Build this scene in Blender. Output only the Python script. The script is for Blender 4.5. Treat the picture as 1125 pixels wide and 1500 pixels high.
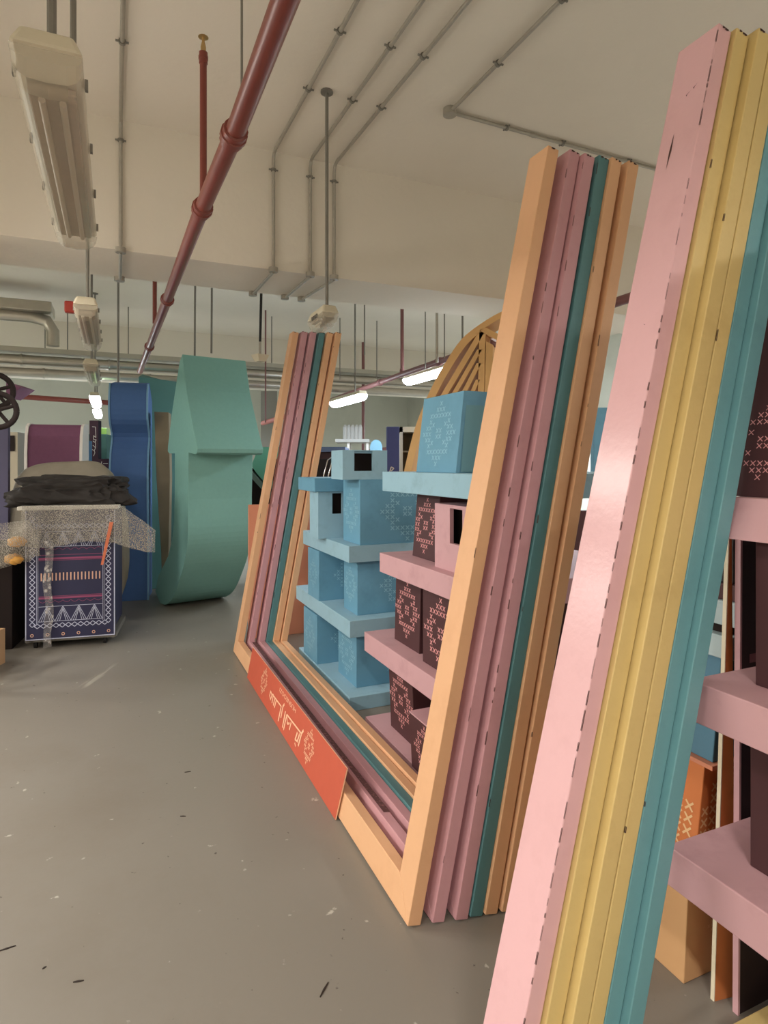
import bpy, bmesh, math, random
from mathutils import Vector
random.seed(7)
for o in list(bpy.data.objects): bpy.data.objects.remove(o)
SC = bpy.context.scene
COL = SC.collection
PI = math.pi

# ---------------------------------------------------------------- camera, world, exposure
F, CX, CY, CAMH = 900.0, 562.5, 680.0, 1.55
cam = bpy.data.cameras.new('camera'); camo = bpy.data.objects.new('camera', cam); COL.objects.link(camo)
camo.location = (0, 0, CAMH); camo.rotation_euler = (PI/2, 0, 0)
cam.sensor_fit = 'VERTICAL'; cam.sensor_height = 36; cam.sensor_width = 27
cam.lens = F/1500*36; cam.shift_y = -70/1500; cam.clip_start = 0.02; cam.clip_end = 100
SC.camera = camo
W_ = bpy.data.worlds.new('world'); SC.world = W_; W_.use_nodes = True
W_.node_tree.nodes['Background'].inputs[0].default_value = (0.9, 0.88, 0.85, 1)
W_.node_tree.nodes['Background'].inputs[1].default_value = 0.3
SC.view_settings.view_transform = 'Standard'; SC.view_settings.look = 'None'
SC.view_settings.gamma = 1; SC.view_settings.use_curve_mapping = False
SC.view_settings.exposure = 1.0
WARM = (1.0, 0.95, 0.88); COOL = (0.80, 0.91, 1.0)
P_WARM = 27.0; P_COOL = 20.0; E_LIT = 16.0

# ---------------------------------------------------------------- building axes: u runs along the frames, v across them
TH = math.atan(393.5/F)
D = Vector((-math.sin(TH), math.cos(TH), 0)); N = Vector((math.cos(TH), math.sin(TH), 0))
O = Vector((0.0784, 2.0455, 0))
def W(u, v, z): return O + D*u + N*v + Vector((0, 0, z))
def at(px, py, Y): return Vector(((px-CX)/F*Y, Y, CAMH-(py-CY)/F*Y))
def G(px, py, z=0.0):
    Y = F*(CAMH-z)/(py-CY); return Vector(((px-CX)/F*Y, Y, z))

# ---------------------------------------------------------------- materials
def lin(c): return tuple(((x/255)/12.92 if x/255 <= .04045 else (((x/255)+.055)/1.055)**2.4) for x in c)
MATS = {}
def mat(name, rgb, rough=.55, var=.06, scale=6, metal=0, spec=.4, bump=0.0, bscale=60, dirt=None, dirt_amt=0, dscale=8, coat=0):
    if name in MATS: return MATS[name]
    m = bpy.data.materials.new(name); m.use_nodes = True; nt = m.node_tree; b = nt.nodes['Principled BSDF']
    c = lin(rgb)
    tc = nt.nodes.new('ShaderNodeTexCoord')
    no = nt.nodes.new('ShaderNodeTexNoise'); no.inputs['Scale'].default_value = scale; no.inputs['Detail'].default_value = 6
    nt.links.new(tc.outputs['Object'], no.inputs['Vector'])
    mx = nt.nodes.new('ShaderNodeMix'); mx.data_type = 'RGBA'
    mx.inputs['A'].default_value = (*[x*(1-var) for x in c], 1); mx.inputs['B'].default_value = (*[min(1, x*(1+var)) for x in c], 1)
    nt.links.new(no.outputs['Fac'], mx.inputs['Factor'])
    out = mx.outputs['Result']
    if dirt:
        n2 = nt.nodes.new('ShaderNodeTexNoise'); n2.inputs['Scale'].default_value = dscale; n2.inputs['Detail'].default_value = 8; n2.inputs['Roughness'].default_value = .65
        nt.links.new(tc.outputs['Object'], n2.inputs['Vector'])
        r = nt.nodes.new('ShaderNodeMapRange'); r.inputs['From Min'].default_value = .52; r.inputs['From Max'].default_value = .75; r.inputs['To Max'].default_value = dirt_amt
        nt.links.new(n2.outputs['Fac'], r.inputs['Value'])
        m2 = nt.nodes.new('ShaderNodeMix'); m2.data_type = 'RGBA'; nt.links.new(out, m2.inputs['A']); m2.inputs['B'].default_value = (*lin(dirt), 1)
        nt.links.new(r.outputs['Result'], m2.inputs['Factor']); out = m2.outputs['Result']
    nt.links.new(out, b.inputs['Base Color'])
    b.inputs['Roughness'].default_value = rough; b.inputs['Metallic'].default_value = metal
    b.inputs['Specular IOR Level'].default_value = spec; b.inputs['Coat Weight'].default_value = coat
    if bump:
        n3 = nt.nodes.new('ShaderNodeTexNoise'); n3.inputs['Scale'].default_value = bscale; n3.inputs['Detail'].default_value = 4
        nt.links.new(tc.outputs['Object'], n3.inputs['Vector'])
        bp = nt.nodes.new('ShaderNodeBump'); bp.inputs['Strength'].default_value = bump; bp.inputs['Distance'].default_value = .01
        nt.links.new(n3.outputs['Fac'], bp.inputs['Height']); nt.links.new(bp.outputs['Normal'], b.inputs['Normal'])
    MATS[name] = m; return m
def emis(name, col, s):
    m = bpy.data.materials.new(name); m.use_nodes = True; b = m.node_tree.nodes['Principled BSDF']
    b.inputs['Base Color'].default_value = (.8, .8, .8, 1)
    b.inputs['Emission Color'].default_value = (*col, 1); b.inputs['Emission Strength'].default_value = s
    MATS[name] = m; return m
def clear(name, tint, alpha, rough=.12, bump=0, bscale=90, kind='noise', speck=None):
    m = bpy.data.materials.new(name); m.use_nodes = True; nt = m.node_tree; b = nt.nodes['Principled BSDF']
    b.inputs['Base Color'].default_value = (*lin(tint), 1); b.inputs['Roughness'].default_value = rough
    tr = nt.nodes.new('ShaderNodeBsdfTransparent'); ms = nt.nodes.new('ShaderNodeMixShader')
    outn = nt.nodes['Material Output']
    nt.links.new(tr.outputs[0], ms.inputs[1]); nt.links.new(b.outputs[0], ms.inputs[2]); nt.links.new(ms.outputs[0], outn.inputs[0])
    ms.inputs[0].default_value = alpha
    tc = nt.nodes.new('ShaderNodeTexCoord')
    if bump:
        if kind == 'cells':
            t = nt.nodes.new('ShaderNodeTexVoronoi'); o_ = t.outputs['Distance']
        else:
            t = nt.nodes.new('ShaderNodeTexNoise'); o_ = t.outputs['Fac']
        t.inputs['Scale'].default_value = bscale; nt.links.new(tc.outputs['Object'], t.inputs['Vector'])
        bp = nt.nodes.new('ShaderNodeBump'); bp.inputs['Strength'].default_value = bump; bp.inputs['Distance'].default_value = .01
        nt.links.new(o_, bp.inputs['Height']); nt.links.new(bp.outputs['Normal'], b.inputs['Normal'])
    if speck:
        t = nt.nodes.new('ShaderNodeTexVoronoi'); t.inputs['Scale'].default_value = speck; nt.links.new(tc.outputs['Object'], t.inputs['Vector'])
        t2 = nt.nodes.new('ShaderNodeTexNoise'); t2.inputs['Scale'].default_value = 4; nt.links.new(tc.outputs['Object'], t2.inputs['Vector'])
        r = nt.nodes.new('ShaderNodeMapRange'); r.inputs['From Min'].default_value = .1; r.inputs['From Max'].default_value = .5
        r.inputs['To Min'].default_value = min(1, alpha*2.2); r.inputs['To Max'].default_value = alpha*.35
        nt.links.new(t.outputs['Distance'], r.inputs['Value'])
        mu = nt.nodes.new('ShaderNodeMath'); mu.operation = 'MULTIPLY'; nt.links.new(r.outputs['Result'], mu.inputs[0])
        ad = nt.nodes.new('ShaderNodeMath'); ad.operation = 'ADD'; ad.inputs[1].default_value = .5; nt.links.new(t2.outputs['Fac'], ad.inputs[0])
        nt.links.new(ad.outputs[0], mu.inputs[1]); mu.use_clamp = True
        nt.links.new(mu.outputs[0], ms.inputs[0])
    MATS[name] = m; return m

M_ORANGE = mat('orange_paint', (228, 178, 136), .5, .04, 4, bump=.05, dirt=(170, 110, 70), dirt_amt=.15)
M_PINK = mat('dusty_pink_paint', (202, 152, 158), .5, .04, 4, bump=.05, dirt=(140, 85, 85), dirt_amt=.18)
M_LPINK = mat('light_pink_paint', (224, 178, 182), .24, .03, 4, bump=.05, dirt=(170, 120, 120), dirt_amt=.15)
M_TEAL = mat('teal_paint', (88, 132, 136), .5, .05, 4, bump=.05, dirt=(50, 80, 85), dirt_amt=.25)
M_LTEAL = mat('pale_teal_paint', (108, 158, 166), .45, .05, 4, bump=.05, dirt=(60, 95, 105), dirt_amt=.2)
M_YELLOW = mat('yellow_paint', (214, 188, 126), .5, .05, 4, bump=.05, dirt=(150, 115, 60), dirt_amt=.2)
M_CHIP = mat('bare_edge', (78, 52, 48), .8)
M_SLAB = mat('pale_blue_board', (152, 190, 208), .6, .06, 5, bump=.05, dirt=(90, 120, 130), dirt_amt=.3)
M_BLUE = mat('sky_blue_board', (106, 160, 188), .6, .06, 5, dirt=(60, 110, 135), dirt_amt=.25)
M_BLUEX = mat('pale_blue_stitch', (150, 200, 218), .6)
M_MAROON = mat('maroon_board', (78, 47, 50), .55, .06, 5)
M_MAROONX = mat('pink_stitch', (226, 160, 160), .6)
M_PSLAB = mat('pink_board', (206, 162, 168), .55, .05, 5, dirt=(130, 80, 80), dirt_amt=.22)
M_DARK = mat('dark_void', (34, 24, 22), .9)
M_ORBOX = mat('orange_board', (214, 128, 74), .55, .08, 6, dirt=(120, 60, 30), dirt_amt=.3)
M_ORX = mat('cream_stitch', (240, 200, 150), .6)
M_BEIGE = mat('tan_board', (226, 178, 128), .6, .05, 5)
M_SIGN = mat('vermilion_board', (196, 90, 66), .55, .05, 20)
M_SIGNX = mat('cream_edge', (248, 196, 160), .6)
M_SCUFF = mat('glue_residue', (96, 62, 62), .8, .3, 60, dirt=(190, 130, 130), dirt_amt=.9, dscale=45)
M_METAL = mat('galvanised', (168, 162, 150), .42, .15, 30, metal=.35)
M_DMETAL = mat('dull_steel', (128, 124, 116), .5, .1, 30, metal=.3)
M_DUCT = mat('duct_sheet', (186, 180, 168), .28, .12, 8, metal=.8)
M_REDP = mat('red_pipe_paint', (126, 60, 50), .35, .08, 20, spec=.5)
M_DREDP = mat('dull_red_pipe_paint', (126, 82, 80), .45, .08, 20)
M_LAMPB = mat('lamp_housing', (206, 196, 172), .5, .04)
M_TRAY = mat('lamp_gear_tray', (150, 134, 112), .6, .2, 40)
M_CLEAR = clear('clear_diffuser', (215, 205, 185), .38, .12)
M_TUBE = mat('unlit_tube', (178, 164, 142), .5)
M_LIT = emis('lit_diffuser_cool', COOL, E_LIT); M_LITW = emis('lit_diffuser_warm', WARM, E_LIT)
M_CEIL = mat('ceiling_paint', (226, 217, 202), .9, .03, 1.2, bump=.15, bscale=25, dirt=(170, 160, 140), dirt_amt=.10, dscale=.8)
M_WALL = mat('wall_paint', (205, 205, 192), .85, .03, 1.5, bump=.1, bscale=20, dirt=(150, 150, 135), dirt_amt=.2, dscale=1.2)
M_MINT = mat('mint_felt', (126, 176, 168), .8, .06, 30)
M_MINTS = mat('mint_side', (104, 158, 150), .8, .06, 10)
M_NAVYB = mat('blue_felt', (78, 112, 166), .8, .06, 30)
M_LBLUE = mat('light_blue_edge', (128, 172, 206), .7)
M_DTEAL = mat('dark_teal_board', (84, 130, 126), .75, .06)
M_BROWN = mat('olive_brown_ply', (140, 126, 104), .75, .15, 7)
M_PURPLE = mat('plum_felt', (126, 80, 108), .85, .1, 30)
M_WHITE = mat('white_edge', (222, 216, 210), .6)
M_NAVY = mat('navy_print', (46, 46, 76), .55, .05)
M_NLINE = mat('pale_print_line', (196, 200, 222), .6)
M_NPINK = mat('magenta_print_line', (150, 74, 110), .6)
M_NTAN = mat('tan_print_line', (222, 176, 152), .6)
M_BLACK = mat('black_cloth', (46, 42, 40), .75, .2, 20, bump=.3, bscale=14)
M_GREY = mat('grey_cloth', (158, 150, 136), .9, .1, 15, bump=.3, bscale=12)
M_WHITESH = mat('white_sheet', (225, 220, 208), .6, .05)
M_BUBBLE = clear('bubble_wrap', (214, 206, 192), .46, .22, .8, 160, 'cells', speck=110)
M_FILM = clear('cling_film', (225, 220, 215), .3, .12, .6, 20, speck=25)
M_TAPE = mat('orange_tape', (216, 120, 84), .5)
M_RUBBER = mat('black_rubber', (34, 32, 32), .6)
M_CARD = mat('cardboard', (196, 158, 118), .85, .06)
M_ARCH = mat('orange_plywood', (234, 184, 122), .6, .06)
M_SALMON = mat('salmon_board', (222, 148, 118), .65)
M_INDIGO = mat('indigo_board', (74, 82, 136), .6)
M_CREAM = mat('cream_board', (232, 222, 196), .7)
M_YTAG = mat('yellow_sticker', (226, 200, 70), .5)
M_CHROME = mat('chrome', (200, 200, 200), .2, .02, metal=1)

def floor_mat():
    m = mat('floor_screed', (132, 126, 117), .36, .05, 1.3, bump=.04, bscale=40, dirt=(112, 100, 86), dirt_amt=.35, dscale=.9, spec=.35)
    nt = m.node_tree; b = nt.nodes['Principled BSDF']; tc = nt.nodes['Texture Coordinate']
    src = b.inputs['Base Color'].links[0].from_socket
    def mask(scale, lo, hi, col, amt, stretch=(1, 1, 1), rot=0):
        nonlocal src
        mp = nt.nodes.new('ShaderNodeMapping'); mp.inputs['Scale'].default_value = stretch; mp.inputs['Rotation'].default_value = (0, 0, rot)
        nt.links.new(tc.outputs['Object'], mp.inputs['Vector'])
        n = nt.nodes.new('ShaderNodeTexNoise'); n.inputs['Scale'].default_value = scale; n.inputs['Detail'].default_value = 5
        nt.links.new(mp.outputs[0], n.inputs['Vector'])
        r = nt.nodes.new('ShaderNodeMapRange'); r.inputs['From Min'].default_value = lo; r.inputs['From Max'].default_value = hi; r.inputs['To Max'].default_value = amt
        nt.links.new(n.outputs['Fac'], r.inputs['Value'])
        mx = nt.nodes.new('ShaderNodeMix'); mx.data_type = 'RGBA'; nt.links.new(src, mx.inputs['A']); mx.inputs['B'].default_value = (*lin(col), 1)
        nt.links.new(r.outputs['Result'], mx.inputs['Factor']); src = mx.outputs['Result']
    mask(14, .70, .74, (205, 200, 188), .7); mask(30, .72, .75, (60, 50, 44), .8)
    mask(6, .69, .72, (190, 184, 170), .45, (1, .08, 1), .3); mask(5, .70, .73, (90, 80, 70), .4, (.07, 1, 1), .5)
    nt.links.new(src, b.inputs['Base Color'])
    return m
M_FLOOR = floor_mat()

# ---------------------------------------------------------------- mesh helpers
class MB:
    def __init__(s): s.v = []; s.f = []; s.m = []
    def face(s, pts, mi=0):
        i = len(s.v); s.v += [Vector(p) for p in pts]; s.f.append(tuple(range(i, i+len(pts)))); s.m.append(mi)
    def hexa(s, b, t, mi=0):                       # b, t: four bottom and four top corners, counter-clockwise from above
        i = len(s.v); s.v += [Vector(p) for p in list(b)+list(t)]
        for f in ((3, 2, 1, 0), (4, 5, 6, 7), (0, 1, 5, 4), (1, 2, 6, 5), (2, 3, 7, 6), (3, 0, 4, 7)):
            s.f.append(tuple(i+k for k in f)); s.m.append(mi)
        return s
    def ubox(s, u0, u1, v0, v1, z0, z1, mi=0, lean=0, leanu=0):   # box on the u, v axes; lean shifts the top along v
        q = [(u0, v0), (u0, v1), (u1, v1), (u1, v0)]
        return s.hexa([W(a, b, z0) for a, b in q], [W(a+leanu, b+lean, z1) for a, b in q], mi)
    def prism(s, poly, ext, mi=0, mside=None):     # polygon of 3-D points swept along ext
        n = len(poly); i = len(s.v); ext = Vector(ext)
        s.v += [Vector(p) for p in poly] + [Vector(p)+ext for p in poly]
        s.f.append(tuple(i+k for k in range(n))[::-1]); s.m.append(mi)
        s.f.append(tuple(i+n+k for k in range(n))); s.m.append(mi)
        for k in range(n):
            a, b = i+k, i+(k+1) % n
            s.f.append((a, b, b+n, a+n)); s.m.append(mi if mside is None else mside)
        return s
    def tube(s, pts, r, mi=0, seg=12, cap=True):
        pts = [Vector(p) for p in pts]; rings = []
        up = None
        for k, p in enumerate(pts):
            t = (pts[min(k+1, len(pts)-1)]-pts[max(k-1, 0)]).normalized()
            if up is None: up = Vector((0, 0, 1)) if abs(t.z) < .9 else Vector((1, 0, 0))
            a = t.cross(up).normalized(); b = t.cross(a).normalized(); up = -b if False else up
            if abs(t.z) > .9 and up.z > .5: a = t.cross(Vector((1, 0, 0))).normalized(); b = t.cross(a).normalized()
            rr = r[k] if isinstance(r, (list, tuple)) else r
            i = len(s.v); s.v += [p+a*math.cos(2*PI*j/seg)*rr+b*math.sin(2*PI*j/seg)*rr for j in range(seg)]; rings.append(i)
        for q in range(len(rings)-1):
            # choose the ring offset with least twist
            A = rings[q]; B = rings[q+1]
            best = min(range(seg), key=lambda o: sum((s.v[A+j]-s.v[B+(j+o) % seg]).length for j in range(0, seg, 3)))
            for j in range(seg):
                s.f.append((A+j, A+(j+1) % seg, B+(j+1+best) % seg, B+(j+best) % seg)); s.m.append(mi)
        if cap:
            s.f.append(tuple(rings[0]+j for j in range(seg))[::-1]); s.m.append(mi)
            s.f.append(tuple(rings[-1]+j for j in range(seg))); s.m.append(mi)
        return s
    def quadstroke(s, p, q, w, nrm, mi=0):
        p = Vector(p); q = Vector(q); t = (q-p).normalized(); a = t.cross(nrm).normalized()*w/2
        s.face([p-a, q-a, q+a, p+a], mi)
    def build(s, name, mats, parent=None, bevel=0, smooth=False, label=None):
        if not isinstance(mats, (list, tuple)): mats = [mats]
        if parent is None:
            lo = [min(v[i] for v in s.v) for i in range(3)]; hi = [max(v[i] for v in s.v) for i in range(3)]
            org = Vector(((lo[0]+hi[0])/2, (lo[1]+hi[1])/2, lo[2]))
        else:
            org = WLOC[parent.name]
        me = bpy.data.meshes.new(name); me.from_pydata([tuple(v-org) for v in s.v], [], s.f)
        for m in mats: me.materials.append(m)
        for p, mi in zip(me.polygons, s.m): p.material_index = mi; p.use_smooth = smooth
        bm = bmesh.new(); bm.from_mesh(me)
        iso = [f for f in bm.faces if not all(len(e.link_faces) == 1 for e in f.edges)]
        bmesh.ops.recalc_face_normals(bm, faces=iso); bm.to_mesh(me); bm.free()
        if smooth:
            try: me.set_sharp_from_angle(angle=math.radians(40))
            except Exception: pass
        o = bpy.data.objects.new(name, me); COL.objects.link(o)
        if parent is None: o.location = org
        else: o.parent = parent; o.location = (0, 0, 0)
        WLOC[o.name] = org
        if bevel:
            b = o.modifiers.new('bevel', 'BEVEL'); b.width = bevel; b.segments = 2; b.limit_method = 'ANGLE'; b.angle_limit = math.radians(40)
        if label: o['label'] = label
        return o
WLOC = {}
def tag(o, label, cat, group=None):
    o['label'] = label; o['category'] = cat
    if group: o['group'] = group
    return o
def struct(o): o['kind'] = 'structure'; return o
def thing(name, label, cat, loc, group=None):
    o = bpy.data.objects.new(name, None); o.empty_display_size = .1; COL.objects.link(o); o.location = loc
    WLOC[o.name] = Vector(loc); return tag(o, label, cat, group)
MED = []                                            # cross-stitch medallion: (column, row)
for r, cs in [(0, [0]), (1, [-1, 0, 1]), (2, range(-3, 4)), (3, [-3, 3]), (3.5, [-2, 2]), (4, [-4, -3, 3, 4]), (4.5, [-.5, .5]), (5, [-5, -4, -3, 3, 4, 5]),
              (5.5, [-.5, .5]), (6, [-4, -3, 3, 4]), (6.5, [-2, 2]), (7, [-3, 3]), (8, range(-3, 4)), (9, [-1, 0, 1]), (10, [0])]:
    MED += [(c, r-5) for c in cs]
def stitches(mb, A, B, C_, D_, mi, cover=.8, cx=.5, cy=.5, aspect=None, lw=.17, pts=None, off=.0012):
    """crosses on the face A B C D (bottom-left, bottom-right, top-right, top-left, seen from outside)"""
    A, B, C_, D_ = map(Vector, (A, B, C_, D_))
    nrm = (B-A).cross(D_-A).normalized()
    w = (B-A).length; h = (D_-A).length
    sp = min(w*cover/11, h*cover/11) if aspect is None else aspect
    def P(s, t): return (A*(1-s)+B*s)*(1-t)+(D_*(1-s)+C_*s)*t + nrm*off
    for c, r in (pts or MED):
        s0 = cx+c*sp/w; t0 = cy-r*sp/h; ds = .36*sp/w; dt = .36*sp/h
        if s0-ds < 0.01 or s0+ds > .99 or t0-dt < .01 or t0+dt > .99: continue
        mb.quadstroke(P(s0-ds, t0-dt), P(s0+ds, t0+dt), sp*lw, nrm, mi)
        mb.quadstroke(P(s0-ds, t0+dt)+nrm*.0003, P(s0+ds, t0-dt)+nrm*.0003, sp*lw, nrm, mi)

# ---------------------------------------------------------------- structure: room shell
U0, U1, V0, V1, HC, HB = -5.0, 15.5, -7.0, 7.5, 3.93, 3.03
MB().ubox(U0, U1, V0, V1, -.15, 0).build('floor', M_FLOOR)['kind'] = 'structure'
MB().ubox(U0, U1, V0, V1, HC, HC+.2).build('ceiling', M_CEIL)['kind'] = 'structure'
struct(MB().ubox(U1, U1+.2, V0, V1, 0, HC).build('wall_far', M_WALL))
struct(MB().ubox(U0-.2, U0, V0, V1, 0, HC).build('wall_near', M_WALL))
struct(MB().ubox(U0, U1, V0-.2, V0, 0, HC).build('wall_left', M_WALL))
struct(MB().ubox(U0, U1, V1, V1+.2, 0, HC).build('wall_right', M_WALL))
struct(MB().ubox(2.78, 3.46, V0, V1, HB, HC).build('trim_1', M_CEIL))      # dropped ceiling beam
struct(MB().ubox(9.7, 10.4, V0, V1, HB, HC).build('trim_2', M_CEIL))
struct(MB().ubox(12.6, 13.2, 1.35, 1.95, 0, HC).build('trim_3', M_WALL))   # column

# ---------------------------------------------------------------- lamps
def lamp(u, v, z, lit, label, col=WARM, power=0, L=1.2, ceil=HC, rods=2, w=.135, group=None):
    t = thing('ceiling_lamp', label, 'lamp', W(u, v, z), group)
    prof = lambda k, dz, ww: None
    # housing: shallow inverted trough with sloped ends
    b = MB(); h = w/2
    b.hexa([W(u-L/2, v-h, z), W(u-L/2, v+h, z), W(u+L/2, v+h, z), W(u+L/2, v-h, z)],
           [W(u-L/2+.03, v-h*.72, z+.055), W(u-L/2+.03, v+h*.72, z+.055), W(u+L/2-.03, v+h*.72, z+.055), W(u+L/2-.03, v-h*.72, z+.055)])
    b.build('lamp_housing', M_LAMPB, t, bevel=.012)
    # diffuser: rounded trough below
    d = MB(); secs = []
    for k, (uu, sc) in enumerate([(-L/2+.012, .35), (-L/2+.03, .8), (-L/2+.07, 1), (0, 1), (L/2-.07, 1), (L/2-.03, .8), (L/2-.012, .35)]):
        ring = []
        for j in range(9):
            a = PI*j/8
            x = -math.cos(a); y = math.sin(a)
            ring.append(W(u+uu, v+h*.96*math.copysign(abs(x)**.6, x), z-.078*sc*(abs(y)**.7)))
        secs.append(ring)
    for k in range(len(secs)-1):
        for j in range(8): d.face([secs[k][j], secs[k][j+1], secs[k+1][j+1], secs[k+1][j]])
    d.face(secs[0]); d.face(secs[-1][::-1])
    m = (M_LITW if col == WARM else M_LIT) if lit else M_CLEAR
    d.build('diffuser', m, t, smooth=True)
    if not lit:
        MB().ubox(u-L/2+.14, u+L/2-.05, v-h*.7, v+h*.7, z-.022, z-.004).build('gear_tray', M_TRAY, t, bevel=.004)
        for s in (-.3, .3):
            MB().tube([W(u-L/2+.16, v+h*s, z-.034), W(u+L/2-.08, v+h*s, z-.034)], .008, seg=10).build('fluorescent_tube', M_TUBE, t, smooth=True)
    for s in (-1, 1):
        for k in range(4):
            uu = u-L/2+.12+k*(L-.24)/3
            MB().ubox(uu-.007, uu+.007, v+s*h-.003, v+s*h+.004, z-.012, z+.012).build('clip', M_DMETAL, t)
    for k in range(rods):
        uu = u+((-.38, .3)[k]*L if rods == 2 else -.25*L)
        c = ceil
        rb = MB().tube([W(uu, v, z+.05), W(uu, v, c)], .011, seg=8); rb.tube([W(uu, v, c-.014), W(uu, v, c)], .04, seg=12)
        rb.build('suspension_rod', M_DMETAL, t, smooth=True)
    if lit and power:
        l = bpy.data.lights.new('lamp_light', 'AREA'); l.shape = 'RECTANGLE'; l.size = L*.9; l.size_y = w*.8; l.energy = power; l.color = col
        lo = bpy.data.objects.new('lamp_light', l); COL.objects.link(lo); lo.parent = t
        lo.location = (0, 0, -.088); lo.rotation_euler = (0, 0, math.atan2(D.y, D.x))
    return t
lamp(.27, -1.03, 2.455, False, 'large clear-covered unlit lamp hanging nearest, top left of the photo', ceil=HC, w=.15)
lamp(2.69, -1.05, 2.47, False, 'unlit clear-covered lamp hanging under the beam soffit with red box behind', ceil=HB, rods=1)
lamp(5.0, -1.1, 2.47, False, 'small unlit lamp hanging behind the metal pipes, above the lit pair', rods=1)
lamp(7.9, -1.15, 2.47, True, 'nearer and higher glowing lamp of the pair left of the blue letter', COOL, P_COOL, rods=1)
lamp(10.2, -1.18, 2.47, True, 'farther and lower glowing lamp of the pair left of the blue letter', COOL, P_COOL, rods=1, ceil=HB)
lamp(1.98, .345, 2.50, False, 'unlit lamp hanging on a long rod above the tops of the far posts', rods=1, L=.34, w=.115)
lamp(6.1, 2.03, 2.45, True, 'glowing lamp hanging below the red pipe, beyond the far posts', COOL, P_COOL*.5, rods=1)
lamp(4.5, 2.62, 2.66, True, 'glowing lamp partly hidden behind the curved orange plywood arch', COOL, P_COOL, rods=1, L=1.9)
lamp(11.5, .35, 2.45, True, 'tiny glowing lamp at the right edge of the mint letter', COOL, P_COOL, rods=1)
OUTN = ['glowing lamp behind the camera in line with the big unlit lamp', 'glowing lamp behind the camera on the left', 'glowing lamp left of the camera, over the empty aisle', 'glowing lamp left of the view, level with the beam', 'glowing lamp behind the camera over the near stack', 'glowing lamp to the right of the near pink and maroon tower', 'glowing lamp to the right, beyond the orange tower', 'glowing lamp far left, beyond the handwheel valves', 'glowing lamp just outside the left edge, before the beam']
OUT = [(-3.2, -1.03, 1), (-2.6, -3.6, 1.3), (.1, -3.8, 1.6), (2.3, -4.6, 1.1), (-3.2, 1.9, .9), (-.9, 3.4, .9), (2.0, 5.2, 1.2), (4.8, -5.2, 2.4), (1.6, -1.78, .25)]
for k, (u, v, p) in enumerate(OUT):
    lamp(u, v, 2.6, True, OUTN[k], WARM, P_WARM*p, rods=2, group='lit lamps beside and behind the camera')
for (u, v, where) in ((6.5, 6.2, 'right side, behind the middle stack'), (11, 6.8, 'far right corner'), (9.0, -5, 'left side, behind the duct'), (13, -4.5, 'far left corner')):  # added lamps, hidden from view, to brighten the far ceiling and wall
    lamp(u, v, 2.6, True, 'unseen lamp added to brighten the far half of the room, '+where, COOL, P_COOL*4.0, rods=1, group='unseen lamps added to light the far half')

# ---------------------------------------------------------------- the leaning stacks of frames
def make_frame(u0, length, v0, lean, H, w, t, m, label, chips=0, rail=None, group=None, extra=None, lean2=None, H2=None):
    """U-shaped frame: two posts and a bottom rail, leaning to +v by the tangent `lean`; u0 is its low-u end"""
    c0 = 1/math.sqrt(1+lean*lean)
    lean2 = lean if lean2 is None else lean2; H2 = H if H2 is None else H2
    L = H/c0
    def P(a, q, r):                                   # the stack is slightly twisted: lean and length vary along the rail
        f = max(0, min(1, a/length)); k = lean+(lean2-lean)*f; c = 1/math.sqrt(1+k*k); s = k*c
        if q > L*.5: q = q*(1+(H2/H-1)*f)
        return W(u0+a, v0+t*c+q*s-(t-r)*c, q*c+(t-r)*s)
    th_ = thing('leaning_frame', label, 'frame', W(u0+length/2, v0+t/2, 0), group)
    def part(nm, poly):
        mb = MB(); A = [P(a, q, 0) for a, q in poly]; B = [P(a, q, t) for a, q in poly]
        mb.prism(A, (0, 0, 0)) if False else None
        n = len(poly); i = len(mb.v); mb.v += A+B
        mb.f.append(tuple(range(n))); mb.m.append(0); mb.f.append(tuple(range(n, 2*n))[::-1]); mb.m.append(0)
        for k in range(n): mb.f.append((k, (k+1) % n, (k+1) % n+n, k+n)); mb.m.append(0)
        return mb
    rr = random.Random(int(abs(u0*1000+v0*777)))
    for nm, poly, near in (('post', [(0, 0), (w, w), (w, L), (0, L)], True), ('post', [(length, 0), (length, L), (length-w, L), (length-w, w)], False)):
        mb = part(nm, poly)
        a = 0 if near else length-w                      # edge of the face that looks at the camera
        if chips:
            q = w*1.5
            while q < L-.02:
                ln = min(rr.uniform(.01, .05), L-.005-q); d = rr.random()
                if d < chips:
                    wd = rr.uniform(.0012, .0032) if chips < .6 else rr.uniform(.0008, .0024)
                    e = a-.0007
                    mb.face([P(e, q, .0), P(e, q, wd), P(e, q+ln*.9, wd*.8), P(e, q+ln, 0)], 1)
                    mb.face([P(a, q, -.0007), P(a, q+ln, -.0007), P(a+wd*.8, q+ln*.9, -.0007), P(a+wd*.8, q, -.0007)], 1)
                q += ln+rr.uniform(.003, .09 if chips < .6 else .03)
            for k in range(3):                            # dark dents along the sawn top
                x = rr.uniform(0, t*.7)
                mb.face([P(a-.0008, L-.008, x), P(a-.0008, L-.005, x+.008), P(a-.0008, L-.001, x+.009), P(a-.0008, L-.001, x)], 1)
        if extra and not near: extra(mb, P)
        mb.build(nm, [m, M_CHIP], th_, bevel=.0025)
    part('rail', [(0, 0), (length, 0), (length-w, w), (w, w)]).build('bottom_rail', [m], th_, bevel=.0025)
    if rail: rail(P, th_)
    return th_
T1 = .050
G1 = 'first leaning stack of frames'
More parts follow.
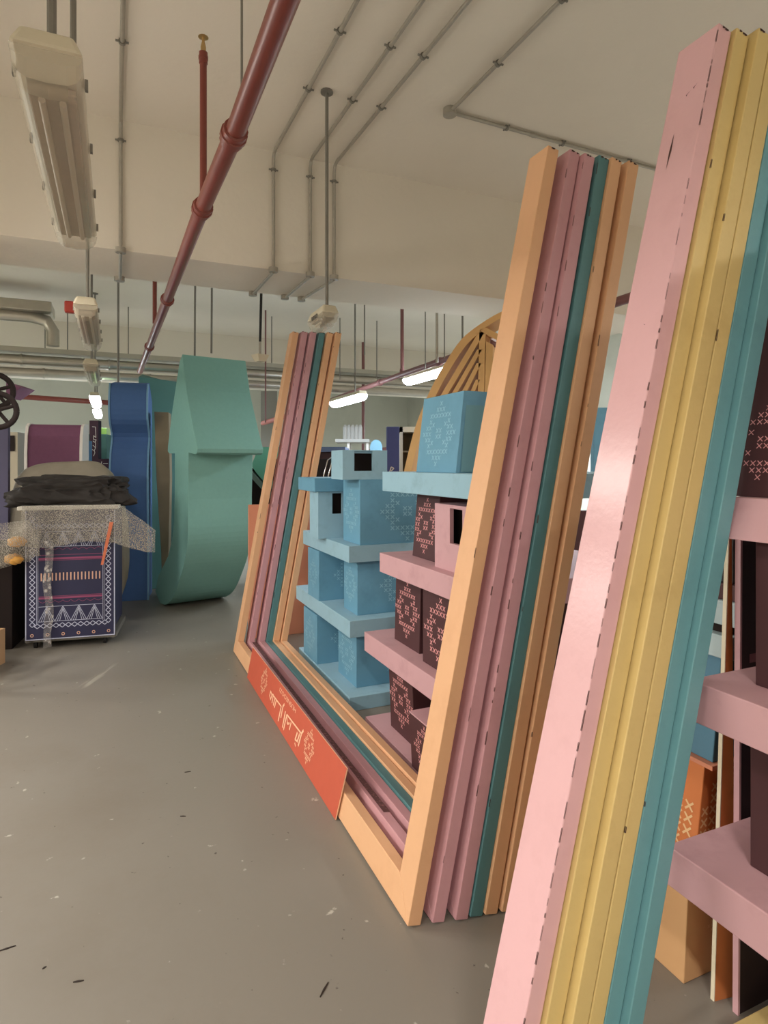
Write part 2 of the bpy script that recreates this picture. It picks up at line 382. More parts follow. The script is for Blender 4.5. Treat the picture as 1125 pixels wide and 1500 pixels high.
st1 = [(0.0, 0.000, .2130, 2.724, M_ORANGE, 'peach-orange leaning frame at the front of the middle stack, with red-orange board against it', .05, .1785),
       (-.019, .083, .2145, 2.719, M_PINK, 'dusty pink leaning frame directly behind the front peach-orange one', .25, .1743),
       (-.040, .160, .2055, 2.705, M_PINK, 'dusty pink leaning frame between the other pink one and the dark teal one', .35, .1700),
       (-.047, .214, .2089, 2.707, M_TEAL, 'dark teal leaning frame in the middle stack', .10, .1759),
       (-.059, .266, .2090, 2.704, M_ORANGE, 'orange leaning frame just behind the dark teal one', .06, .1804),
       (-.071, .325, .2147, 2.700, M_ORANGE, 'rearmost orange leaning frame of the middle stack', .08, .1830)]
def scuff_strip(P, th_):
    mb = MB(); w = .1106
    mb.face([P(.5, w, .018), P(3.15, w, .018), P(3.15, w, .049), P(.5, w, .049)])
    o = mb.build('glue_strip', [M_SCUFF], th_, label='dark scuffed glue strip along the rail top')
for k, (u0, v0, ln_, H, m, lab, ch, l2) in enumerate(st1):
    make_frame(u0, 3.305-(.012*k), v0, ln_, H, .11, T1 if k != 1 else .047, m, lab, ch, rail=scuff_strip if k == 1 else None, lean2=l2, H2=2.64)
T2 = .047
def scratches(mb, P):
    e = -.0008
    for (a, q, da, dq, wd) in ((3.39, 2.495, .004, -.105, .005), (3.372, 2.59, -.012, .012, .003), (3.352, 2.60, -.010, .012, .003), (3.36, 1.95, .006, .004, .002)):
        mb.face([P(a, q, e), P(a+wd, q+dq*.5, e), P(a+da, q+dq, e), P(a-wd*.4, q+dq*.5, e)], 1)
st2 = [(-4.05, -.160, .2590, 2.675, M_LPINK, 'glossy light pink leaning frame with chipped edge, nearest the camera', .8, 3.435, .125),
       (-4.07, -.108, .2590, 2.67, M_YELLOW, 'yellow leaning frame touching the glossy light pink one', .06, 3.443, .125),
       (-4.09, -.055, .2590, 2.67, M_YELLOW, 'yellow leaning frame in the middle of three yellow ones', .06, 3.440, .125),
       (-4.09, -.003, .2590, 2.66, M_YELLOW, 'rearmost yellow leaning frame, touching the pale teal one', .03, 3.440, .125),
       (-4.09, .045, .2590, 2.66, M_LTEAL, 'pale teal leaning frame beside the rearmost yellow one', .03, 3.440, .125),
       (-4.11, .097, .2590, 2.65, M_LTEAL, 'outer pale teal leaning frame in front of the maroon box tower', .02, 3.440, .125)]
for k, (u0, v0, ln_, H, m, lab, ch, length, w) in enumerate(st2):
    make_frame(u0, length, v0, ln_, H, w, T2 if k != 3 else .044, m, lab, ch, extra=scratches if k == 0 else None)

# ---------------------------------------------------------------- red-orange lettered board leaning on the front frame
def SP(a, s, r=0): 
    k = .2126; c = 1/math.sqrt(1+k*k)
    return W(a, -.010+s*k*c-r*c, s*c+.002+r*k*c)
sb = thing('lettered_board', 'red-orange board with cream lettering leaning on the peach frame rail', 'sign', W(1.67, -.01, 0))
mb = MB(); q = [(.690, 0), (2.640, 0), (2.655, .214), (.672, .228)]
f_ = [SP(a, s, .006) for a, s in q]; b_ = [SP(a, s, 0) for a, s in q]
i0 = len(mb.v); mb.v += f_+b_
mb.f += [(0, 1, 2, 3), (7, 6, 5, 4)]; mb.m += [0, 1]
for k in range(4): mb.f.append((k, (k+1) % 4, (k+1) % 4+4, k+4)); mb.m.append(1)
mb.build('board', [M_SIGN, M_SIGNX], sb)
nS = (SP(0, 0, 1)-SP(0, 0, 0)).normalized()
mb = MB()
strokes = [[(1.999, .115), (2.003, .086), (1.97, .074), (1.955, .106), (1.991, .114)], [(1.929, .118), (1.924, .071)], [(1.883, .114), (1.887, .07)],
 [(1.954, .113), (1.73, .116)], [(1.848, .113), (1.857, .067)], [(1.73, .116), (1.733, .033)], [(1.683, .145), (1.7, .127), (1.695, .066)],
 [(1.637, .119), (1.633, .034)], [(1.601, .112), (1.605, .032)], [(1.598, .117), (1.313, .125)], [(1.589, .105), (1.557, .08), (1.523, .096), (1.57, .081)],
 [(1.502, .107), (1.508, .07)], [(1.288, .148), (1.305, .128), (1.318, .06)], [(1.372, .104), (1.385, .064), (1.346, .069), (1.334, .111)], [(1.378, .047), (1.361, .039)]]
for s_ in strokes:
    for a, b in zip(s_, s_[1:]):
        A = SP(*a, .0068); B = SP(*b, .0068)
        dd = (B-A).normalized()*.0035
        horiz = abs(a[0]-b[0]) > abs(a[1]-b[1])
        mb.quadstroke(A-dd, B+dd, .009 if horiz else .016, nS)
mb.build('lettering', M_SIGNX, sb, label='cream hand-drawn script, upside down')
for cu, cz in ((2.19, .118), (1.165, .118)):
    mb = MB()
    stitches(mb, SP(cu+.11, cz-.09, .0062), SP(cu-.11, cz-.09, .0062), SP(cu-.11, cz+.09, .0062), SP(cu+.11, cz+.09, .0062), 0, cover=.98, off=.0006, lw=.22)
    mb.build('stitch_emblem', M_SIGNX, sb)
def text_mesh(txt, size, org, xd, yd, m, parent, name='lettering', off=.001, width=None):
    cu = bpy.data.curves.new('txt', 'FONT'); cu.body = txt; cu.size = size; cu.align_x = 'CENTER'; cu.align_y = 'CENTER'
    to = bpy.data.objects.new('txt', cu); COL.objects.link(to)
    dg = bpy.context.evaluated_depsgraph_get(); me = bpy.data.meshes.new_from_object(to.evaluated_get(dg))
    COL.objects.unlink(to); bpy.data.objects.remove(to)
    xd = Vector(xd).normalized(); yd = Vector(yd).normalized(); nn = xd.cross(yd)
    sx = 1
    if width:
        xs = [v.co.x for v in me.vertices]; sx = width/(max(xs)-min(xs))
    base = WLOC[parent.name] if parent else Vector((0, 0, 0))
    for v in me.vertices: v.co = Vector(org)+xd*v.co.x*sx+yd*v.co.y+nn*off-base
    me.materials.append(m)
    o = bpy.data.objects.new(name, me); COL.objects.link(o); o.parent = parent; return o
text_mesh('HUSNEOOZI', .034, SP(1.645, .187, .0062), SP(1, 0)-SP(0, 0), SP(0, 0)-SP(0, 1), M_SIGNX, sb, off=.0008, width=.36).name = 'small_lettering'

# ---------------------------------------------------------------- block towers behind the frames
def block(name, label, cat, u0, u1, v0, v1, z0, z1, m, group=None, xm=None, faces='fs', lean=0, leanu=0, cover=.8, window=None, bevel=.003, cyf=.5, cap=None, cyl=None):
    """faces: f = the -v face, s = the -u face get cross-stitch medallions"""
    mb = MB(); mb.ubox(u0, u1, v0, v1, z0, z1, 0, lean, leanu)
    def c(u, v, top): return W(u+(leanu if top else 0), v+(lean if top else 0), z1 if top else z0)
    if xm:
        if 'f' in faces: stitches(mb, c(u1, v0, 0), c(u0, v0, 0), c(u0, v0, 1), c(u1, v0, 1), 1, cover, cy=cyf)
        if 's' in faces: stitches(mb, c(u0, v0, 0), c(u0, v1, 0), c(u0, v1, 1), c(u0, v0, 1), 1, cover, cy=cyf)
    o = mb.build(name, [m, xm or m], bevel=bevel)
    tag(o, label, cat, group)
    return o
def hollow(name, label, cat, u0, u1, v0, v1, z0, z1, m, face, a0, a1, b0, b1, wall=.02, lean=0, leanu=0, group=None):
    """open box with a rectangular hole in one face ('s' = -u face, 'f' = -v face); dark inside"""
    t = thing(name, label, cat, W((u0+u1)/2, (v0+v1)/2, z0), group)
    def Q(u, v, z):
        k = (z-z0)/(z1-z0); return W(u+leanu*k, v+lean*k, z)
    def bx(mb, ua, ub, va, vb, za, zb, mi=0):
        mb.hexa([Q(ua, va, za), Q(ua, vb, za), Q(ub, vb, za), Q(ub, va, za)], [Q(ua, va, zb), Q(ua, vb, zb), Q(ub, vb, zb), Q(ub, va, zb)], mi)
    mb = MB(); w = wall
    if face == 's':
        va, vb = v0+(v1-v0)*a0, v0+(v1-v0)*a1
        za, zb = z0+(z1-z0)*b0, z0+(z1-z0)*b1
        bx(mb, u0, u0+w, v0, va, z0, z1); bx(mb, u0, u0+w, vb, v1, z0, z1); bx(mb, u0, u0+w, va, vb, z0, za)
        if zb < z1-.001: bx(mb, u0, u0+w, va, vb, zb, z1)
        bx(mb, u1-w, u1, v0, v1, z0, z1); bx(mb, u0+w, u1-w, v0, v0+w, z0, z1); bx(mb, u0+w, u1-w, v1-w, v1, z0, z1); bx(mb, u0+w, u1-w, v0+w, v1-w, z1-w, z1)
        mb.build('box_shell', m, t)
        md = MB(); bx(md, u0+w+.05, u0+w+.06, v0+w, v1-w, z0, z1-w); md.build('opening_shade_panel', M_DARK, t, label='dark sheet standing in for the shade inside the opening')  # near-black sheet: shade inside the hole put into its colour
    else:
        ua, ub = u0+(u1-u0)*a0, u0+(u1-u0)*a1
        za, zb = z0+(z1-z0)*b0, z0+(z1-z0)*b1
        bx(mb, u0, ua, v0, v0+w, z0, z1); bx(mb, ub, u1, v0, v0+w, z0, z1); bx(mb, ua, ub, v0, v0+w, z0, za); bx(mb, ua, ub, v0, v0+w, zb, z1)
        bx(mb, u0, u1, v1-w, v1, z0, z1); bx(mb, u0, u0+w, v0+w, v1-w, z0, z1); bx(mb, u1-w, u1, v0+w, v1-w, z0, z1); bx(mb, u0+w, u1-w, v0+w, v1-w, z1-w, z1)
        mb.build('box_shell', m, t)
        md = MB(); bx(md, u0+w, u1-w, v0+w+.05, v0+w+.06, z0, z1-w); md.build('opening_shade_panel', M_DARK, t, label='dark sheet standing in for the shade inside the opening')  # same dark-coloured sheet, standing in for the shade in the slot
    return t
# blue tower (far side), slab tops at .085, .57, 1.05
block('slab', 'pale blue slab on the floor, lowest in the blue tower', 'slab', 1.765, 2.92, .45, 1.25, 0, .088, M_SLAB)
block('stitched_block', 'sky-blue stitched block standing on the lowest pale blue slab, right corner forward', 'block', 1.905, 2.26, .55, 1.2, .088, .462, M_BLUE, xm=M_BLUEX, cover=.9)
block('stitched_block', 'smaller blue stitched block at the left on the lowest pale blue slab', 'block', 2.46, 2.80, .455, .95, .088, .445, M_BLUE, xm=M_BLUEX, cover=.8)
block('slab', 'pale blue slab, middle one of the blue tower', 'slab', 1.76, 3.0, .45, 1.25, .462, .568, M_SLAB)
block('stitched_block', 'sky-blue stitched block on the middle pale blue slab, right corner forward', 'block', 1.875, 2.13, .545, 1.2, .568, .93, M_BLUE, xm=M_BLUEX, cover=.95)
block('stitched_block', 'smaller blue stitched block at the left on the middle pale blue slab', 'block', 2.38, 2.65, .445, .95, .568, .925, M_BLUE, xm=M_BLUEX, cover=.8)
block('slab', 'pale blue slab, highest one of the blue tower', 'slab', 1.775, 2.80, .45, 1.25, .93, 1.035, M_SLAB)
block('stitched_block', 'big sky-blue stitched block on the highest slab of the blue tower', 'block', 1.66, 1.965, .475, 1.33, 1.035, 1.44, M_BLUE, xm=M_BLUEX, cover=.9) if False else \
block('stitched_block', 'big sky-blue stitched block on the highest slab of the blue tower', 'block', 1.79, 2.10, .53, 1.2, 1.035, 1.452, M_BLUE, xm=M_BLUEX, cover=.95)
hollow('window_turret', 'pale blue turret with a dark notch on top of the big blue block', 'block', 1.80, 2.02, .418, .724, 1.4525, 1.64, M_SLAB, 's', .255, .67, .29, .97)
hollow('slotted_block', 'narrow pale blue block with a dark window slot on the highest slab', 'block', 2.22, 2.42, .39, .80, 1.035, 1.36, M_SLAB, 's', .25, .42, .52, .96, wall=.012)
block('cap_block', 'pale blue cap block lying on the slotted narrow block', 'block', 2.19, 2.60, .355, .80, 1.361, 1.455, M_BLUE)
# pink tower
block('slab', 'pink slab on the floor, lowest in the pink tower', 'slab', .24, 1.475, .44, 1.5, 0, .083, M_PSLAB)
block('stitched_block', 'maroon stitched block on the lowest pink slab, partly behind a smaller one', 'block', 1.0, 1.30, .525, 1.1, .083, .463, M_MAROON, xm=M_MAROONX, leanu=.035, cover=1.0)
t = block('stitched_block', 'small maroon block with pink top on the lowest pink slab', 'block', .52, .838, .428, .9, .083, .335, M_MAROON, xm=M_MAROONX, leanu=.03, cover=.95)
tp = MB().ubox(.55, .868, .428, .9, .335, .341).build('pink_lid', M_PSLAB, t); 
for v_ in tp.data.vertices: pass
block('slab', 'pink slab, middle one of the pink tower', 'slab', .24, 1.49, .44, 1.5, .463, .573, M_PSLAB)
block('stitched_block', 'maroon stitched block at the left on the middle pink slab', 'block', .98, 1.285, .54, 1.1, .573, .957, M_MAROON, xm=M_MAROONX, leanu=.0, lean=.01, cover=1.0)
block('stitched_block', 'maroon stitched block nearest the peach post on the middle pink slab', 'block', .50, .872, .505, 1.1, .573, .935, M_MAROON, xm=M_MAROONX, cover=.95)
block('slab', 'pink slab, highest one of the pink tower', 'slab', .24, 1.275, .445, 1.5, .957, 1.063, M_PSLAB)
block('stitched_block', 'maroon stitched block under the pale blue top slab', 'block', .845, 1.10, .56, 1.2, 1.063, 1.405, M_MAROON, xm=M_MAROONX, cover=1.15, lean=.03)
hollow('slotted_block', 'pink block with a tall dark slot beside the maroon block', 'block', .42, .745, .505, .9, 1.063, 1.365, M_PSLAB, 'f', .22, .56, .42, .95)
block('slab', 'pale blue slab capping the pink tower', 'slab', .2, 1.225, .44, 1.5, 1.405, 1.51, M_SLAB)
b1 = thing('stitched_block', 'tall sky-blue stitched block standing on the slab that caps the pink tower', 'block', W(.75, .8, 1.51))
mb = MB(); lv = .055
mb.ubox(.55, .945, .505, .98, 1.51, 1.885, 0, lv, .02)
stitches(mb, W(.945, .505, 1.51), W(.55, .505, 1.51), W(.57, .56, 1.885), W(.965, .56, 1.885), 1, .86)
mb.build('block_body', [M_BLUE, M_BLUEX], b1, bevel=.003)
mb = MB(); A, B, C_, D_ = W(.548, .53, 1.515), W(.548, .96, 1.515), W(.566, 1.0, 1.82), W(.566, .57, 1.82)
mb.face([A, B, C_, D_], 0); stitches(mb, A, B, C_, D_, 1, .7); mb.build('recessed_face', [mat('dusk_blue_board', (112, 160, 172), .6), M_BLUEX], b1)

# nearer maroon and pink tower at the right edge
block('slab', 'pink slab at the right edge, lowest of three in the near tower', 'slab', -2.0, -.675, .42, 1.6, .46, .562, M_PSLAB)
block('slab', 'pink slab at the right edge, middle of three in the near tower', 'slab', -2.0, -.72, .445, 1.6, .90, 1.003, M_PSLAB, leanu=.0)
block('slab', 'pink slab at the right edge directly under the big maroon stitched block', 'slab', -2.0, -.745, .50, 1.6, 1.365, 1.466, M_PSLAB, lean=.05)
block('plain_block', 'plain maroon block standing on the lowest near pink slab', 'block', -1.6, -.818, .54, 1.3, .562, .90, M_MAROON)
block('plain_block', 'plain maroon block standing on the middle near pink slab', 'block', -1.6, -.816, .562, 1.3, 1.003, 1.365, M_MAROON)
mb = MB(); mb.ubox(-1.6, -.712, .60, 1.4, 1.466, 2.15, lean=.17)
# medallion centred where the photo shows it
stitches(mb, W(-.712, .60, 1.466), W(-1.6, .60, 1.466), W(-1.6, .77, 2.15), W(-.712, .77, 2.15), 1, cx=(.075)/.888, cy=.205, aspect=.0185, lw=.13)
stitches(mb, W(-.712, .60, 1.466), W(-1.6, .60, 1.466), W(-1.6, .77, 2.15), W(-.712, .77, 2.15), 1, cx=.5, cy=.205, aspect=.0185)
tag(mb.build('stitched_block', [M_MAROON, M_MAROONX], bevel=.003), 'large maroon block with pink medallion, top of the near tower', 'block')
block('plinth_block', 'dark maroon block on the floor carrying the near tower', 'block', -1.8, -1.10, .75, 1.5, 0, .46, M_MAROON)

# ---------------------------------------------------------------- structure beams and services under the ceiling
def pipe(name, label, cat, pts, r, m, couplings=(), cr=1.25, cl=.05, clips=(), group=None, seg=12):
    t = thing(name, label, cat, pts[0], group)
    MB().tube(pts, r, seg=seg).build('pipe_run', m, t, smooth=True)
    P = [Vector(p) for p in pts]; lens = [(b-a).length for a, b in zip(P, P[1:])]; tot = sum(lens)
    def along(s):
        s *= tot
        for a, b, l in zip(P, P[1:], lens):
            if s <= l: return a+(b-a)*(s/l), (b-a).normalized()
            s -= l
        return P[-1], (P[-1]-P[-2]).normalized()
    for s in couplings:
        c, d = along(s); mb = MB()
        mb.tube([c-d*cl, c-d*cl*.9, c-d*cl*.3, c-d*cl*.25, c+d*cl*.25, c+d*cl*.3, c+d*cl*.9, c+d*cl], [r*1.02, r*cr, r*cr, r*(cr+.14), r*(cr+.14), r*cr, r*cr, r*1.02], seg=seg)
        mb.build('coupling', m, t, smooth=True)
    for s in clips:
        c, d = along(s); mb = MB(); mb.tube([c-d*.009, c+d*.009], r*1.6, seg=10)
        a = d.cross(Vector((0, 0, 1))); a = a.normalized() if a.length > .1 else N.copy()
        mb.tube([c-a*r*2.8, c+a*r*2.8], r*.5, seg=6); mb.build('clip', M_DMETAL, t)
    return t
RZ = 2.85
pipe('sprinkler_main', 'long glossy red pipe running overhead from the camera to the far room', 'pipe',
     [W(-2.5, -.44, RZ), W(.52, -.46, RZ), W(1.5, -.49, RZ), W(7.4, -.575, RZ)], .0385, M_REDP, couplings=(.315, .393, .585, .8), clips=())
sd_ = pipe('sprinkler_drop', 'upright red sprinkler branch rising from the overhead red pipe to the ceiling', 'pipe',
     [W(1.36, -.485, 2.87), W(1.36, -.485, 3.62)], .0175, M_REDP, couplings=(.97,), cl=.03)
sp = W(1.36, -.485, 3.65)
MB().tube([sp-Vector((0, 0, .03)), sp, sp+Vector((0, 0, .03)), sp+Vector((0, 0, .034)), sp+Vector((0, 0, .05)), sp+Vector((0, 0, .052))], [.012, .014, .007, .007, .007, .026], seg=12).build(
    'sprinkler_head', mat('brass', (190, 160, 110), .35, .05, metal=.8), sd_, smooth=True, label='brass sprinkler head')
pipe('hanger_rod', 'thin steel rod from the ceiling holding the near length of red pipe', 'rod', [W(.60, -.435, 2.885), W(.60, -.435, HC)], .005, M_DMETAL, seg=8)
pipe('sprinkler_drop', 'upright dull red branch beyond the beam, left of the overhead red pipe', 'pipe', [W(4.35, -.55, 2.88), W(4.35, -.55, HC)], .02, M_REDP)
def conduit(label, pts, clips=(), r=.0125, m=None, couplings=()):
    return pipe('conduit', label, 'conduit', pts, r, m or M_METAL, clips=clips, couplings=couplings, cl=.03, cr=1.2)
cz = HC-.022
def over_beam(v, vs, label, ustart=-1.5, v_end=None, uend=3.44):
    p = [W(ustart, vs, cz), W(2.68, v, cz), W(2.735, v, cz-.012), W(2.757, v, cz-.06), W(2.757, v, HB-.0), W(2.757, v, HB-.02)]
    t = conduit(label, p, clips=(.18, .36, .55, .66, .85))
    def jb(u, vv, z0, r=.035, h=.035):
        MB().tube([W(u, vv, z0), W(u, vv, z0-h)], r, seg=14).build('junction_box', M_METAL, t, smooth=True)
    jb(2.76, v, HB+.01)
    ve = v if v_end is None else v_end
    MB().tube([W(2.76, v, HB-.022), W(uend, ve, HB-.022)], .0125).build('soffit_run', M_METAL, t, smooth=True)
    jb(uend, ve, HB-.0)
    return t
over_beam(.206, .28, 'conduit over the beam, leftmost of the three beside the unlit hanging lamp', v_end=.19)
over_beam(.495, .60, 'conduit over the beam, between two others beside the hanging lamp', v_end=.47)
over_beam(.690, .84, 'conduit over the beam, rightmost of the three beside the hanging lamp', v_end=.62)
over_beam(-.858, -.85, 'conduit over the beam just right of the big unlit lamp')
conduit('conduit running from the ceiling corner box towards the camera', [W(-1, 1.22, cz), W(1.75, 1.16, cz)], clips=(.6, .8))
conduit('conduit crossing the ceiling above the tops of the middle stack', [W(1.75, 1.16, cz), W(1.79, 3.1, cz), W(1.8, 5, cz)], clips=(.12, .25, .42), couplings=(.18,))
tag(MB().tube([W(1.75, 1.16, HC), W(1.75, 1.16, HC-.045)], .045, seg=16).build('ceiling_box', M_METAL, smooth=True), 'round metal junction box where two ceiling conduits meet', 'junction box')
conduit('upper conduit crossing the far ceiling above the ductwork', [W(5.6, -5, cz), W(6.05, 0.0, cz), W(4.6, 0.02, cz)], clips=(.5, .6, .7))
conduit('lower conduit crossing the far ceiling above the ductwork', [W(5.5, -5, cz), W(5.9, -.05, cz)], m=M_DMETAL)
conduit('far dark conduit continuing the leftmost beam conduit', [W(3.48, .16, cz), W(5.8, .18, cz), W(5.85, .18, 2.9)], m=M_DMETAL)
conduit('far dark conduit continuing beside the other far conduit', [W(3.48, .02, cz), W(6.2, .03, cz), W(6.25, .03, 2.9)], m=M_DMETAL)
conduit('dark conduit hanging beyond the beam behind the left lamp row', [W(3.48, -.86, cz), W(6.0, -.86, cz), W(6.2, -.86, 2.4)], m=M_DMETAL)
tag(MB().ubox(3.44, 3.475, -.90, -.83, HB-.03, HB+.02).build('conduit_box', M_METAL), 'small metal conduit box under the left end of the beam', 'junction box')

# duct tray and twin pipes crossing the far room
KT = 1.463
class KMB(MB):
    pass
def KW(u, v, z): return W((u+1.84)*KT-1.84, (v+.89)*KT-.89, CAMH+(z-CAMH)*KT)
TU = 4.75
tr = MB(); q = [(TU, -4.8), (TU, 4.6), (TU+.22, 4.6), (TU+.22, -4.8)]
tr.hexa([KW(a, b, 2.60) for a, b in q], [KW(a, b, 2.645) for a, b in q])
tag(tr.build('cable_tray', mat('tray_sheet', (172, 166, 150), .5, .08, metal=.3)), 'wide flat metal tray crossing the room above the twin pipes', 'cable tray')
pipe('metal_pipe', 'upper bright metal pipe of the pair under the tray', 'pipe', [KW(TU+.06, -4.8, 2.53), KW(TU+.06, 4.6, 2.53)], .072, M_DUCT, couplings=(.33, .41, .5, .62), cr=1.04, seg=20)
pipe('metal_pipe', 'lower bright metal pipe of the pair under the tray', 'pipe', [KW(TU+.02, -4.8, 2.41), KW(TU+.02, 4.6, 2.41)], .062, M_DUCT, couplings=(.35, .45, .55), cr=1.04, seg=20)
dk = thing('duct', 'boxed metal duct with a down-turned end above the tray at the left', 'duct', KW(4.6, -2.0, 2.66))
mb = MB(); q = [(4.45, -4.5), (4.45, -1.42), (4.8, -1.42), (4.8, -4.5)]; mb.hexa([KW(a, b, 2.93) for a, b in q], [KW(a, b, 3.02) for a, b in q]); mb.build('duct_run', M_DUCT, dk, bevel=.01)
MB().tube([KW(4.6, -4.5, 2.90), KW(4.6, -1.60, 2.90), KW(4.6, -1.47, 2.87), KW(4.6, -1.42, 2.78), KW(4.6, -1.42, 2.645)], .08, seg=18).build('duct_elbow', M_DUCT, dk, smooth=True)
pipe('metal_pipe', 'thin metal pipe with a bend below the boxed duct at the left', 'pipe', [KW(4.9, -4.5, 2.84), KW(4.9, -2.1, 2.82), KW(4.9, -2.0, 2.80), KW(4.9, -1.97, 2.645)], .042, M_DUCT, couplings=(.86,))
mb = MB(); q = [(4.95, -2.42), (4.95, -2.28), (4.96, -2.28), (4.96, -2.42)]; mb.hexa([KW(a, b, 2.645) for a, b in q], [KW(a, b, 2.73) for a, b in q])
tag(mb.build('sticker_plate', M_YTAG), 'small yellow plate under the boxed duct at the left edge', 'plate')
tag(MB().ubox(3.0, 3.06, -1.22, -1.15, 2.62, 2.70).build('alarm_box', mat('red_plastic', (170, 60, 48), .5), bevel=.01), 'small red alarm box behind the second unlit lamp', 'alarm box')
for px, yb, Y, lab in [(66, 512, 9.6, 'hanger rod holding the tray, leftmost one'), (99, 515, 9.4, 'hanger rod holding the tray, just left of the second unlit lamp'), (141, 520, 9.2, 'hanger rod right behind the second unlit lamp'),
                   (188, 528, 9.3, 'hanger rod just right of the blue letter top'), (398, 540, 9.9, 'hanger rod ending at a small grey weight left of the far posts'), (534, 520, 7.6, 'hanger rod of the slanting red pipe, left of the dark red upright'),
                   (552, 556, 10.2, 'hanger rod close behind the one left of the dark red upright'), (623, 540, 6.5, 'slim hanger rod left of the thicker grey rod by the arch'), (651, 524, 6.2, 'slim hanger rod right of the thicker grey rod by the arch'),
                   (498, 556, 10.0, 'hanger rod just right of the far posts tops')]:
    p = at(px, yb, Y)
    tag(MB().tube([(p.x, p.y, p.z), (p.x, p.y, HC)], .0085 if Y > 7 else .006, seg=8).build('hanger_rod', M_DMETAL, smooth=True), 'thin steel '+lab, 'rod')
p = at(640, 524, 6.1)
tag(MB().tube([(p.x, p.y, p.z-.05), (p.x, p.y, HC)], .013, seg=8).build('hanger_rod', M_METAL, smooth=True), 'thicker grey hanger rod just left of the plywood arch', 'rod')
pipe('sprinkler_line', 'dull red pipe slanting up to the right beyond the far posts', 'pipe', [G(480, 588, 2.66), G(590, 548, 2.66), G(735, 498, 2.66), G(920, 437, 2.66), G(1400, 277, 2.66)], .034, M_DREDP, couplings=(.3, .5, .62, .75))
pipe('sprinkler_drop', 'dark red upright joining the slanting dull red pipe to the ceiling', 'pipe', [G(589, 548, 2.66), Vector((G(589, 548, 2.66).x, G(589, 548, 2.66).y, HC))], .022, M_DREDP, couplings=(.03,), cl=.03)
A = at(350, 661, 11.8); A.z = 1.55+(680-661)/900*11.8
z2 = 1.90
pA = [at(340, 660, 13.2), at(495, 667, 12.6), at(600, 655, 9.2), at(720, 640, 7.2)]
pipe('sprinkler_line', 'dull red low pipe bending across the far wall behind the posts', 'pipe', pA, .045, M_DREDP)
q = at(532, 600, 12.0); tag(MB().tube([(q.x, q.y, pA[1].z), (q.x, q.y, HC)], .03, seg=8).build('sprinkler_drop', M_DREDP, smooth=True), 'short dark red upright on the low far pipe', 'pipe')
pipe('sprinkler_line', 'red pipe at the far left behind the plum block', 'pipe', [at(12, 578, 9.5), at(28, 581, 9.5), at(160, 590, 10.3)], .042, M_REDP, couplings=(.08,))
pl_ = pipe('sprinkler_line', 'pinkish red pipe at the right edge of the mint letter', 'pipe', [at(385, 620, 9.8), at(425, 608, 8.5)], .036, mat('pink_red_pipe', (205, 120, 110), .5))
q = at(389, 619, 9.5); MB().tube([(q.x, q.y, q.z), (q.x, q.y, HC)], .012, seg=8).build('hanger', M_DREDP, pl_, smooth=True)
struct(MB().hexa([at(382, 668, 14), at(406, 668, 14), at(406, 668, 14.2), at(382, 668, 14.2)], [at(382, 573, 14), at(406, 573, 14), at(406, 573, 14.2), at(382, 573, 14.2)]).build('trim_4', mat('grey_panel', (130, 126, 116), .7)))
# loudspeaker horn
h0 = at(381, 520, 5.6)
ht = thing('horn_fitting', 'small grey funnel-shaped fitting hanging from a black rod by the far posts', 'fitting', h0)
MB().tube([h0+Vector((0, 0, .0)), h0+Vector((0, 0, -.06))], [.085, .05], seg=4).build('funnel', M_LAMPB, ht)
MB().tube([h0+Vector((0, 0, -.02)), h0+Vector((0, 0, .12))], .012, seg=8).build('neck', M_METAL, ht)
MB().tube([h0+Vector((0, 0, .12)), Vector((h0.x+.03, h0.y, HC))], .012, seg=8).build('rod', M_RUBBER, ht, label='black rod')

# ---------------------------------------------------------------- mint arrow-shaped letter
a36 = math.radians(36); fM = Vector((-math.sin(a36), math.cos(a36), 0)); eM = Vector((math.cos(a36), math.sin(a36), 0)); BM = Vector((-2.36, 6.66, 0))
def bez(pts, n=6): # Catmull-Rom smoothing
    out = []; P = [Vector(p) for p in pts]; m = len(P)
    for i in range(m-1):
        p0 = P[max(i-1, 0)]; p1 = P[i]; p2 = P[i+1]; p3 = P[min(i+2, m-1)]
        for k in range(n):
            t = k/n; out.append(.5*((2*p1)+(-p0+p2)*t+(2*p0-5*p1+4*p2-p3)*t*t+(-p0+3*p1-3*p2+p3)*t**3))
    out.append(P[-1]); return out
front = bez([(-.706, 1.2), (-.706, .85), (-.63, .62), (-.495, .42), (-.25, .16), (0.0, .03), (.22, 0)], 5)
prof = [(-.54, 2.664), (-.66, 2.30), (-.86, 1.92), (-.985, 1.70), (-.975, 1.66), (-.93, 1.645), (-.726, 1.665)] + [(p[0], p[1]) for p in front] + \
       [(.42, .10), (.30, .30), (.1, .44), (-.06, .56), (-.20, .75), (-.27, .95), (-.294, 1.4), (-.294, 1.665), (-.10, 1.665), (-.05, 1.69), (-.06, 1.75), (-.22, 2.15), (-.45, 2.60)]
poly = [BM+fM*g+Vector((0, 0, z)) for g, z in prof]
mt = thing('foam_letter', 'tall mint green arrow-headed letter with a curled foot on the floor', 'letter', BM)
MB().prism(poly, eM*.68).build('letter_body', M_MINT, mt, bevel=.004)

